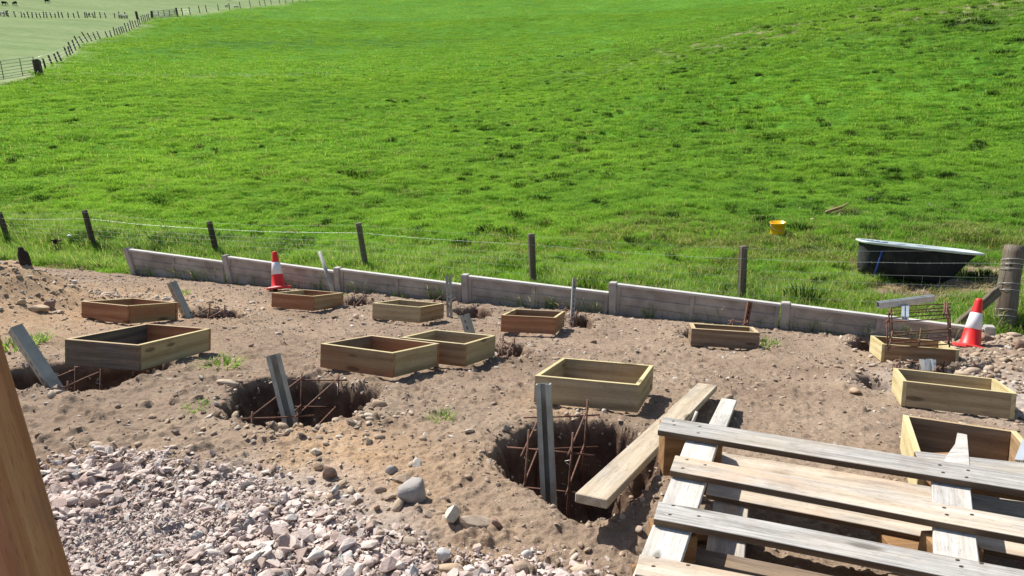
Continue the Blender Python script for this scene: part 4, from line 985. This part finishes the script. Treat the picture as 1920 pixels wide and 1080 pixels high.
# blocks under the boards
def block(root, px, off, h, l=.14, w=.10, mat='block_wood', yaw=.12, dx=0):
    c = on_pl(off)(px); o = beam('block', c-PN*(h/2)-Vector((l/2*math.cos(yaw), -l/2*math.sin(yaw)*-1, 0))*1, c-PN*(h/2)+Vector((l/2*math.cos(yaw), l/2*math.sin(yaw)*-1, 0)), w, h, M[mat], PN, root, .003)
GH = .14
for (px, w_, l_) in (((1262, 797), .10, .085), ((1322, 812), .09, .11), ((1260, 985), .10, .13), ((1232, 1075), .10, .13), ((1780, 860), .10, .12), ((1782, 1010), .10, .13), ((1800, 1090), .10, .13)):
    block(pal, px, g0+.02 if px[0] != 1262 else TH+.001, .10 if px[0] != 1262 else .19, l_, w_)
inv = pal.matrix_basis.inverted(); V = []; Fc = []
for (px, py) in ((1262, 790), (1264, 797), (1312, 800), (1309, 812), (1288, 862), (1280, 878), (1322, 872), (1262, 948), (1256, 965), (1310, 968), (1232, 1046), (1225, 1062), (1290, 1060), (1762, 872), (1768, 886), (1815, 882), (1812, 895), (1770, 952), (1775, 965), (1822, 965), (1795, 1050), (1802, 1062), (1840, 1056)):
    c = up_pl((px, py)); k = len(V); r_ = .0032; a_ = PN.cross(Vector((0, 1, 0))).normalized(); b2 = PN.cross(a_)
    V += [inv @ (c+PN*.0015+(a_*math.cos(q)*1.9+b2*math.sin(q))*r_) for q in np.linspace(0, 2*math.pi, 9)[:-1]]+[inv @ (c+PN*-.003+(a_*math.cos(q)*1.9+b2*math.sin(q))*r_) for q in np.linspace(0, 2*math.pi, 9)[:-1]]
    Fc += [tuple(range(k, k+8))]+[(k+i, k+8+i, k+8+(i+1) % 8, k+(i+1) % 8) for i in range(8)]
link('nail_heads', mesh_from('nail_heads', V, Fc, M['post_wood']), pal)['kind'] = 'stuff'
pal2 = thing('pallet', on_pl(.15)((1400, 1000)), 'lower weathered pallet showing tan boards between the slats of the one above', 'pallet', 'stacked pallets')
LO = .15
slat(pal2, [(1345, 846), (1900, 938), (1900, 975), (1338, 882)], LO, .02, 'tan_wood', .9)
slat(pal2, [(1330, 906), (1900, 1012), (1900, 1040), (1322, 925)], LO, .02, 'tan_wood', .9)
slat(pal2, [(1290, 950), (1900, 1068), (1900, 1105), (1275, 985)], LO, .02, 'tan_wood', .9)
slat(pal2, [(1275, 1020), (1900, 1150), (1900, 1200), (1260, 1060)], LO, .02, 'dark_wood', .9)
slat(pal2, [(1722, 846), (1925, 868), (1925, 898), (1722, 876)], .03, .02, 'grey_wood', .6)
for k, px in enumerate(((1330, 880), (1300, 960), (1285, 1050), (1690, 925), (1700, 1010), (1720, 1090))):
    block(pal2, px, LO+.02, .075, .14, .10, 'dark_wood' if k % 2 else 'block_wood')
strg(pal2, (1320, 1060), (1345, 868), (1395, 1075), (1412, 880), LO+.0215, 'tan_wood')
strg(pal2, (1690, 1080), (1672, 905), (1760, 1095), (1735, 918), LO+.0215, 'tan_wood')
# timber handrail post at the lower left, close to the camera
a = Vector(at_depth(-72, 560, 1.05)); b_ = Vector(at_depth(92, 1120, .98))
dr = (b_-a).normalized()
pst = beam('timber_post', a-dr*.25+Vector((-.045, 0, 0)), b_+dr*.55+Vector((-.045, 0, 0)), .10, .10, M['rail_wood'], Vector(_R), None, .004)
tag(pst, 'blurred orange brown squared timber post rising at the lower left corner', 'timber post')

# ------------------------------------------------------------------ near fence
def near_fence():
    tops = [(-2, 398), (158, 394), (392, 415), (672, 418), (996, 438), (1394, 461)]
    deps = [depth_of(hit(7, 462)), depth_of(hit(171, 474)), depth_of(hit(404, 486)), 10.9, 9.9, 8.9]
    root = thing('stock_fence', hit(700, 540), 'low stock fence of dark posts, thin wires and sheep netting behind the concrete wall', 'fence')
    P0 = []; P1 = []
    for (tx, ty), D in zip(tops, deps):
        T_ = at_depth(tx, ty, D); z = float(H(T_[0], T_[1])[0]); k = (tx-1150)/5000
        lx = -k*0
        base = Vector((T_[0], T_[1], z)); top = Vector(T_)
        # small individual lean
        base = base+Vector((.06 if tx < 700 else 0.01, 0, 0))
        P0.append(base); P1.append(top)
        dr = (top-base).normalized(); r = .047 if tx < 700 else .043
        if tx < 500:
            me_v, me_f = tube_data([base-dr*.2, top-dr*.01, top], [r*1.05, r, r*.8], 10)
            mw = zframe(base-dr*.2, top)
            vs, fs = tube_data([Vector((0, 0, 0)), Vector((0, 0, (top-base).length+.19)), Vector((0, 0, (top-base).length+.2))], [r*1.05, r, r*.82], 10)
            vs = [Vector((v.z, v.y, v.x)) for v in vs]; mw = frame_mat(base-dr*.2, dr, (0, -1, 0))
            link('fence_post', mesh_from('fence_post', vs, fs, M['post_wood']), root, mw)
        else:
            beam('fence_post', base-dr*.2, top, .085, .08, M['strainer_wood'] if tx > 600 else M['post_wood'], (0.3, -1, 0), root, .008)
    # strainer post
    b_ = Vector(hit(1881, 612)); D = depth_of(b_); t_ = Vector(at_depth(1903, 461, D)); dr = (t_-b_).normalized(); r = 17.5*D/FPX
    L = (t_-b_).length+.3
    vs = []; fs = []; n = 18; rings = 14
    for i in range(rings+1):
        z_ = L*i/rings
        for k in range(n):
            q = 2*math.pi*k/n; rr = r*(1.08-.10*i/rings)*(1+.05*math.sin(3*q+z_*4)+.03*math.sin(7*q+z_*9)) * (.94 if i == rings else 1)
            vs.append((z_, rr*math.cos(q), rr*math.sin(q)))
    for i in range(rings):
        for k in range(n): fs.append((i*n+k, i*n+(k+1) % n, (i+1)*n+(k+1) % n, (i+1)*n+k))
    fs.append(tuple(rings*n+k for k in range(n)))
    stp = link('strainer_post', mesh_from('strainer_post', vs, fs, M['strainer_wood'], True), root, frame_mat(b_-dr*.3, dr, (0, -1, 0)))
    # strut
    sa = Vector(at_depth(1872, 545, D-.12)); sb = Vector(at_depth(1797, 610, D-.35))
    beam('strut', sa, sb+(sb-sa).normalized()*.25, .05, .10, M['strainer_wood'], (0, .3, 1), root, .006)
    P0.append(b_); P1.append(t_)
    # wraps of wire on the strainer
    for k, fz in enumerate((.82, .76, .70, .52, .44, .20, .12)):
        c = b_+(t_-b_)*fz; pts = []
        ax = dr; u = ax.cross(Vector((0, 1, 0))).normalized(); w_ = ax.cross(u)
        for q in range(13): qq = 2*math.pi*q/12; pts.append(c+(u*math.cos(qq)+w_*math.sin(qq))*(r*1.09)+ax*.012*math.sin(qq))
        tube('wire_wrap', pts, .0028, M['wire'], root, 4)
    N_ = len(P0)
    fr = [.97, .80, .62, .50, .37, .22, .06]
    rad = [.0011, .0015, .0012, .0013, .0012, .0012, .0012]
    off = Vector((0, -.055, 0))
    for f, rr in zip(fr, rad):
        pts = []
        for i in range(N_-1):
            A = P0[i]+(P1[i]-P0[i])*f; B = P0[i+1]+(P1[i+1]-P0[i+1])*f
            for k in range(6):
                t = k/6; pts.append(A*(1-t)+B*t+off+Vector((0, 0, -.05*f*4*t*(1-t)*.5+random.uniform(-.004, .004))))
        pts.append(P0[-1]+(P1[-1]-P0[-1])*f+off*1.5)
        tube('wire', pts, rr, M['wire'] if rr > .0014 else M['net_wire'], root, 4)
    lines = []
    for i in range(N_-1):
        nseg = int((P0[i+1]-P0[i]).length/.17)
        for k in range(1, nseg):
            t = k/nseg; A = P0[i]*(1-t)+P0[i+1]*t; B = P1[i]*(1-t)+P1[i+1]*t; d_ = B-A
            pts = [A+d_*q+off+Vector((random.uniform(-.008, .008), 0, -.012)) for q in (.06, .22, .37, .5, .62)]
            lines.append(pts)
    multi_tube('netting', lines, .0012, M['net_wire'], root, 3, kind='stuff')
    bl = []
    for i in range(N_-1):
        A = P0[i]+(P1[i]-P0[i])*.80; B = P0[i+1]+(P1[i+1]-P0[i+1])*.80
        for k in range(1, 24):
            t = k/24; c = A*(1-t)+B*t+off+Vector((0, 0, -.08*t*(1-t))); bl.append([c+Vector((-.006, 0, .012)), c+Vector((.006, 0, -.012))])
    multi_tube('barb', bl, .0018, M['wire'], root, 3, kind='stuff')
near_fence()

# ------------------------------------------------------------------ far fences and gates
def far_post(root, px, py, hpx, lean, w=.10, sq=True):
    b_ = Vector(hit(px, py)); D = depth_of(b_); t_ = Vector(at_depth(px+lean, py-hpx, D)); dr = (t_-b_).normalized()
    return beam('fence_post', b_-dr*.2, t_, w, w, M['post_wood'], (.2, -1, 0), root, 0)
ff = thing('field_fence', hit(170, 84), 'line of dark leaning posts climbing from the near gate to the far field corner', 'fence', 'far field fences')
for px, py, h_, ln in [(86, 129, 19, -6), (98.5, 123.5, 19.5, -8), (108, 118, 17, -7), (115, 114, 17, -8), (127, 106, 18, -7), (132, 103, 16, -5), (136.5, 99, 20, -9), (142, 94, 19, -7), (151, 90, 22, -12),
                       (158, 83.5, 15, -10), (165, 79, 19, -12), (172.5, 77, 15, -9), (179.5, 74, 13, -5.5), (188, 73, 14, -6.5), (202, 71, 12, -5), (209, 69.5, 12, -3.5), (216, 67, 16, -4),
                       (221, 65.5, 12, -3.5), (226, 63.5, 12, -4), (229.5, 62, 12, -3.5), (233, 60.5, 10.5, -3.5), (238, 60, 16.5, -5), (243, 57.5, 14, -4), (247.5, 55, 16.5, -4.5), (251.5, 52.5, 13.5, -4), (256, 50, 12, -3.5),
                       (260, 48.5, 13.5, -3), (263, 46, 12, -3), (267, 43.5, 14, -3), (270.5, 42, 14, -3), (273.5, 40.5, 12, -2.5), (277, 39, 12, -2.5), (280, 37.5, 12, -2.5)]:
    far_post(ff, px, py, h_, ln, .11)
def far_wire(root, pts, fs=(.35, .6, .9), h=1.05, r=.008):
    for f in fs: tube('wire', [Vector(p)+Vector((0, 0, h*f)) for p in pts], r, M['wire'], root, 3)
far_wire(ff, FENCE_PTS[1:])
f2 = thing('field_fence', hit(420, 19), 'sparse row of posts along the top edge right of the far gate', 'fence', 'far field fences')
for px, py, h_, ln in [(343, 30.5, 15, -3), (357, 27.5, 14, -3), (375, 25, 14, -3), (388, 23, 13, -3), (410, 20, 12, -2), (431, 18.5, 12, -2), (451, 16, 12.5, -2.5), (470, 13.5, 12.5, -2.5), (488, 11.5, 10, -2),
                       (498, 11, 12, -3), (509, 8.5, 10, -2), (525, 8, 10, -2), (536, 6.5, 9, -2), (549, 4.5, 8, -1.5), (562, 3.5, 8, -1.5), (575, 2, 8, -1.5)]:
    far_post(f2, px, py, h_, ln, .13)
far_wire(f2, FENCE2_PTS)
f3 = thing('field_fence', hit(100, 33), 'far row of small posts crossing the pale pasture at upper left', 'fence', 'far field fences')
xs3 = [8, 15.5, 29, 41, 47, 54, 61, 69.5, 76.5, 82.5, 88.5, 97, 104, 111, 118, 128.5, 139.5, 148.5, 160, 164, 176, 178.5, 189, 199, 215.5, 224.5, 237]
L3 = []
for i, px in enumerate(xs3):
    py = 30.5+ (3.2 if px > 60 else px/60*3.2); far_post(f3, px, py, 9+(i*7 % 4), -1.5-(i % 3), .12); 
for px in (0, 60, 120, 180, 240): L3.append(hit(px, 31 if px < 50 else 33.5))
far_wire(f3, L3)
def gate(label, a, b_, hpx, posts, nb=7, uprights=(.0, .45, 1.)):
    A = Vector(hit(*a)); B = Vector(hit(*b_)); root = thing('field_gate', A, label, 'gate', 'metal field gates')
    h_ = hpx*depth_of(B)/FPX; A = A+Vector((0, 0, .12)); B = B+Vector((0, 0, .12)); r = .028*depth_of(B)/66
    for k in range(nb): z_ = h_*(k/(nb-1))**1.2; tube('gate_rail', [A+Vector((0, 0, z_)), B+Vector((0, 0, z_))], r, M['gate_metal'], root, 5)
    for u in uprights:
        c = A*(1-u)+B*u; tube('gate_upright', [c, c+Vector((0, 0, h_))], r*1.2, M['post_wood'], root, 5)
    for (px, py, hh, ln, w) in posts:
        p = Vector(hit(px, py)); D = depth_of(p); t_ = Vector(at_depth(px+ln, py-hh, D)); dr = (t_-p).normalized(); beam('gate_post', p-dr*.2, t_, w, w, M['post_wood'], (.2, -1, 0), root, 0)
gate('near grey metal field gate at the left edge with a thick black post', (-55, 163), (68, 142), 30, [(74, 141, 28, -6, .34)], uprights=(.0, .48, .78, 1.))
gate('far pale metal gate at the corner where the fences meet', (287, 33), (329, 30), 10, [(285, 34, 13, -1, .3), (333, 31, 16, -3, .26), (258, 35.5, 13.5, -3, .3)], 5, (0, .25, .5, .75, 1))

# ------------------------------------------------------------------ sheep
def sheep_mesh():
    bm = bmesh.new()
    def blob(c, s, mi):
        r_ = bmesh.ops.create_icosphere(bm, subdivisions=2, radius=1.0)
        for v in r_['verts']:
            n_ = 1+.06*math.sin(v.co.x*9+v.co.y*7)*math.cos(v.co.z*8); v.co = Vector((v.co.x*s[0]*n_+c[0], v.co.y*s[1]*n_+c[1], v.co.z*s[2]*n_+c[2]))
        for f in {f for v in r_['verts'] for f in v.link_faces}: f.material_index = mi; f.smooth = True
    blob((0, 0, .58), (.46, .23, .25), 0); blob((-.18, 0, .60), (.28, .24, .26), 0); blob((.36, 0, .62), (.18, .15, .17), 0)
    for x_, y_ in ((.28, .11), (.28, -.11), (-.30, .11), (-.30, -.11)):
        vs, fs = tube_data([Vector((x_, y_, .45)), Vector((x_+.01, y_, .22)), Vector((x_, y_, 0))], [.065, .035, .032], 6)
        vv = [bm.verts.new(v) for v in vs]
        for f in fs: q = bm.faces.new([vv[i] for i in f]); q.material_index = 1
    me = bpy.data.meshes.new('body'); bm.to_mesh(me); bm.free(); me.materials.append(M['wool']); me.materials.append(M['black_wool']); return me
def head_mesh(graze):
    bm = bmesh.new(); pts = [Vector((.42, 0, .66)), Vector((.56, 0, .56 if graze else .86)), Vector((.64, 0, .38 if graze else .92)), Vector((.70, 0, .18 if graze else .86)), Vector((.74, 0, .10 if graze else .82))]
    vs, fs = tube_data(pts, [.12, .10, .085, .06, .04], 8); vv = [bm.verts.new(v) for v in vs]
    for f in fs: bm.faces.new([vv[i] for i in f]).smooth = True
    e = pts[2]
    for s_ in (-1, 1):
        q = [bm.verts.new(v) for v in (e+Vector((-.03, s_*.05, .02)), e+Vector((.03, s_*.05, .02)), e+Vector((-.02, s_*.19, .04)), e+Vector((0, s_*.05, -.02)))]
        for f in ((0, 1, 2), (1, 3, 2), (3, 0, 2)): bm.faces.new([q[i] for i in f])
    me = bpy.data.meshes.new('head'); bm.to_mesh(me); bm.free(); me.materials.append(M['black_wool']); return me
SB = sheep_mesh(); SB2 = SB.copy(); SB2.materials[0] = M['black_wool']; HG = head_mesh(True); HU = head_mesh(False)
for (px, py, yaw, hd, dark, lab) in [
    (88, 5.5, .2, HG, True, 'black sheep grazing alone in the pale field at the top left'),
    (29, 10, 2.9, HG, True, 'dark sheep grazing near the left top corner, right one of the pair'),
    (8, 10, .3, HG, True, 'dark sheep at the far left top corner'),
    (5, 30.5, .2, HG, False, 'white sheep at the left picture edge beside the far post row'),
    (13.5, 29.5, 1.9, HU, True, 'dark sheep standing at the left end of the far post row'),
    (167.5, 31, -1.0, HG, False, 'white sheep with a black face among the far posts at upper left'),
    (225, 34.5, 1.5, HG, False, 'sheep seen end-on left of the far thick gate post'),
    (236.5, 35.5, 3.0, HG, False, 'sheep with a pale back and dark belly beside the far thick gate post'),
    (426, 14, 2.6, HG, False, 'sheep grazing behind the posts above the field edge'),
    (442, 16.5, .2, HG, False, 'smaller sheep lowering its head right of the one behind the posts'),
    (428, 1.5, .3, HG, True, 'dark sheep cut by the top picture edge')]:
    p = hit(px, py); s_ = .8
    root = thing('sheep', p, lab, 'sheep', 'sheep grazing in the far pasture', mw=Matrix.Translation(Vector(p)) @ Matrix.Rotation(yaw, 4, 'Z') @ Matrix.Scale(s_, 4))
    link('body', SB2 if dark else SB).parent = root; link('head', hd).parent = root

# ------------------------------------------------------------------ old bath and bucket in the pasture
def bath():
    c = Vector(hit(1706, 533)); X = Vector((math.cos(-.20), math.sin(-.20), -.105)).normalized(); mw = frame_mat(c+Vector((0, 0, .05)), X, (.0, .105, 1))
    mw = mw @ Matrix.Diagonal((.92, .9, .95, 1)); root = thing('old_bath', c, 'old dark bath tub with a pale rim used as a trough in the pasture', 'bath tub', mw=mw)
    def sec(x0, x1, hw, z_, n=10, e=.5):
        cx = (x0+x1)/2; hx = (x1-x0)/2; out = []
        for k in range(4*n):
            q = 2*math.pi*k/(4*n); cq, sq = math.cos(q), math.sin(q)
            out.append((cx+hx*math.copysign(abs(cq)**e, cq), hw*math.copysign(abs(sq)**e, sq), z_))
        return out
    def loft(name, secs, mat, cap0=False, cap1=False):
        V = []; Fc = []; n = len(secs[0])
        for s_ in secs: V += s_
        for i in range(len(secs)-1):
            for k in range(n): Fc.append((i*n+k, i*n+(k+1) % n, (i+1)*n+(k+1) % n, (i+1)*n+k))
        if cap0: Fc.append(tuple(range(n-1, -1, -1)))
        if cap1: Fc.append(tuple((len(secs)-1)*n+k for k in range(n)))
        o = bpy.data.objects.new(name, mesh_from(name, V, Fc, mat, True)); COL.objects.link(o); o.parent = root; return o
    zt = .50
    loft('shell', [sec(-.66, .40, .20, .03), sec(-.72, .47, .26, .05), sec(-.74, .56, .29, .2), sec(-.75, .68, .31, .38), sec(-.76, .76, .325, zt-.028)], M['bath_dark'], True)
    loft('rim', [sec(-.755, .755, .32, zt-.03), sec(-.80, .83, .355, zt-.032), sec(-.81, .85, .362, zt-.004), sec(-.80, .83, .355, zt+.004), sec(-.76, .77, .31, zt), sec(-.72, .62, .27, .3), sec(-.66, .45, .2, .10)], M['enamel'], False, True)
    pts = [mw @ Vector(p) for p in ((-.56, -.335, .40), (-.575, -.335, .25), (-.60, -.32, .02))]
    tube('strap', pts, .012, M['blue_strap'], root, 5)
    for sx in (-.6, .25):
        for sy in (-.17, .17):
            o = lathe('foot', [(-.13, .03), (.05, .04)], 8, M['bath_dark'], root); o.location = (sx, sy, 0)
bath()
def bucket():
    p = Vector(hit(1457, 446)); D = depth_of(p); s_ = 29*D/FPX/.30
    mw = Matrix.Translation(p+Vector((0, 0, .02))) @ Euler((.05, -.04, 0)).to_matrix().to_4x4() @ Matrix.Diagonal((s_, s_, s_*1.12, 1))
    root = thing('bucket', p, 'bright yellow orange bucket with a muddy base standing in the pasture', 'bucket', mw=mw)
    lathe('tub', [(0.06, .126), (.075, .128), (.225, .139), (.225, .146), (.25, .15), (.258, .15), (.258, .143), (.10, .12), (.09, .0)], 26, M['yellow'], root, cap=False)
    lathe('muddy_base', [(-.02, .11), (0, .113), (.061, .1185)], 26, M['mud_white'], root, cap=True)
    pts = [mw @ Vector((.148*math.cos(q), -.148*math.sin(q)-.004, .225-.09*math.sin(q))) for q in np.linspace(0, math.pi, 12)]
    tube('handle', pts, .003, M['wire'], root, 4)
bucket()
# stump, dead plant, litter, branch, log
p = Vector(hit(48, 496)); D = depth_of(p); w = 10*D/FPX; hh = 34*D/FPX
V = []; Fc = []; n = 12
for i, (z_, r_, ox) in enumerate(((-.1, 1.05, 0), (.3, 1.0, 0), (.6, .95, -.02), (.72, .85, -.1), (.8, .55, -.3), (.92, .5, -.35), (1.0, .3, -.35))):
    for k in range(n): q = 6.283*k/n; V.append(((r_*math.cos(q)+ox)*w*(1+.08*math.sin(5*q+i)), r_*math.sin(q)*w*.8, z_*hh))
for i in range(6):
    for k in range(n): Fc.append((i*n+k, i*n+(k+1) % n, (i+1)*n+(k+1) % n, (i+1)*n+k))
Fc.append(tuple(6*n+k for k in range(n)))
tag(link('tree_stump', mesh_from('tree_stump', V, Fc, M['bark'], True), None, Matrix.Translation(p)), 'dark broken stump standing behind the spoil mound', 'stump')
p = Vector(hit(109, 483)); D = depth_of(p); root = thing('dead_plant', p, 'thin dead plant with a drooping dark head left of the fence post', 'plant')
t1 = Vector(at_depth(101, 453, D)); tube('stem', [p, (p+t1)/2+Vector((.01, 0, 0)), t1], .014, M['stalk'], root, 5)
lines = [[t1, t1+Vector((random.uniform(-.06, .12), random.uniform(-.04, .04), random.uniform(-.02, .06))), t1+Vector((random.uniform(-.07, .17), random.uniform(-.05, .05), random.uniform(-.06, .05)))] for _ in range(26)]
multi_tube('seed_head', lines, .006, M['stalk'], root, 3, kind='stuff')
p = Vector(hit(134, 462)); me = hull_rock('scrap', 77, M['white_junk'], .4, 10)
tag(link('scrap', me, None, Matrix.Translation(p+Vector((0, 0, .20))) @ Matrix.Diagonal((.14, .10, .12, 1))), 'small crumpled whitish scrap in the grass beside the left fence post', 'litter')
def branch(pts_px, r, mat, label, name='branch'):
    P_ = [Vector(hit(*q))+Vector((0, 0, .05)) for q in pts_px]
    return tag(tube(name, P_, [r*(1-.6*i/len(P_)) for i in range(len(P_))], M[mat], n=6), label, 'branch')
branch([(1742, 388), (1750, 395), (1765, 396), (1780, 398), (1800, 406)], .028, 'strainer_wood', 'fallen grey branch in the pasture above the bath')
branch([(1549, 403), (1562, 398), (1578, 393), (1590, 386)], .035, 'brown_wood', 'brown split log on bare ground beyond the yellow bucket', 'log')
a = Vector(at_depth(1912, 870, 2.9)); b_ = Vector(at_depth(1926, 832, 3.0))
channel('steel_channel', a, b_, 'bright_galv', 'bright steel channel end leaning in the half hidden box at the right edge', .04, .03, group=None)

# ------------------------------------------------------------------ grass tufts on the soil
TUFT = [clump_mesh('tuft%d' % i, 90, .09, .11, .006, M['tall'], 1.3, 400+i, .5, .3) for i in range(4)]
def tuft(px, py, s, lab, k=0, wide=1.3):
    p = hit(px, py); o = link('grass_tuft', TUFT[k % 4], None, Matrix.Translation(Vector(p)) @ Matrix.Rotation(k*1.7, 4, 'Z') @ Matrix.Diagonal((s*wide, s*wide, s, 1)))
    tag(o, lab, 'grass tuft', 'grass tufts growing on the bare soil')
tuft(1552, 618, 1.5, 'large spiky grass tuft at the wall foot right of the narrow box', 0)
tuft(1150, 585, 1.2, 'grass tuft growing against the wall post right of the thin upright', 1, 1.6)
tuft(1112, 583, 1.2, 'spiky tuft just right of the thin dark upright', 2)
tuft(1205, 590, .7, 'small tuft under the wall right of the wall step', 3)
tuft(418, 686, .7, 'bright low tuft on open soil right of the blue stained box', 0, 1.8)
tuft(368, 768, .45, 'small tuft on the soil left of the middle hole', 1)
tuft(828, 786, .5, 'little tuft between the middle hole and the rebar hole', 2)
tuft(18, 655, 1.0, 'green tuft at the left edge by the leaning upright', 3, 1.5)
tuft(58, 642, .8, 'green tuft just right of the top of the leaning left upright', 2, 1.5)
tuft(1438, 648, .9, 'tuft at the right end of the narrow brown box', 3)
tuft(590, 524, .9, 'tuft at the wall foot behind the slender pole', 0, 2)
tuft(350, 520, .9, 'tuft under the left wall panel', 1, 2)
tuft(340, 552, .6, 'pale tuft left of the far leaning upright', 2, 1.6)
tuft(1420, 606, .9, 'tuft in front of the wall behind the narrow brown box', 3, 2)
tuft(1638, 622, .8, 'tuft in front of the wall left of the rebar cage', 1, 1.4)
tuft(835, 562, .8, 'tuft at the wall foot by the dark slotted upright', 2, 1.5)
tuft(640, 555, .5, 'thin tuft between the pole and the rebar by the cone-side box', 0, 1.5)
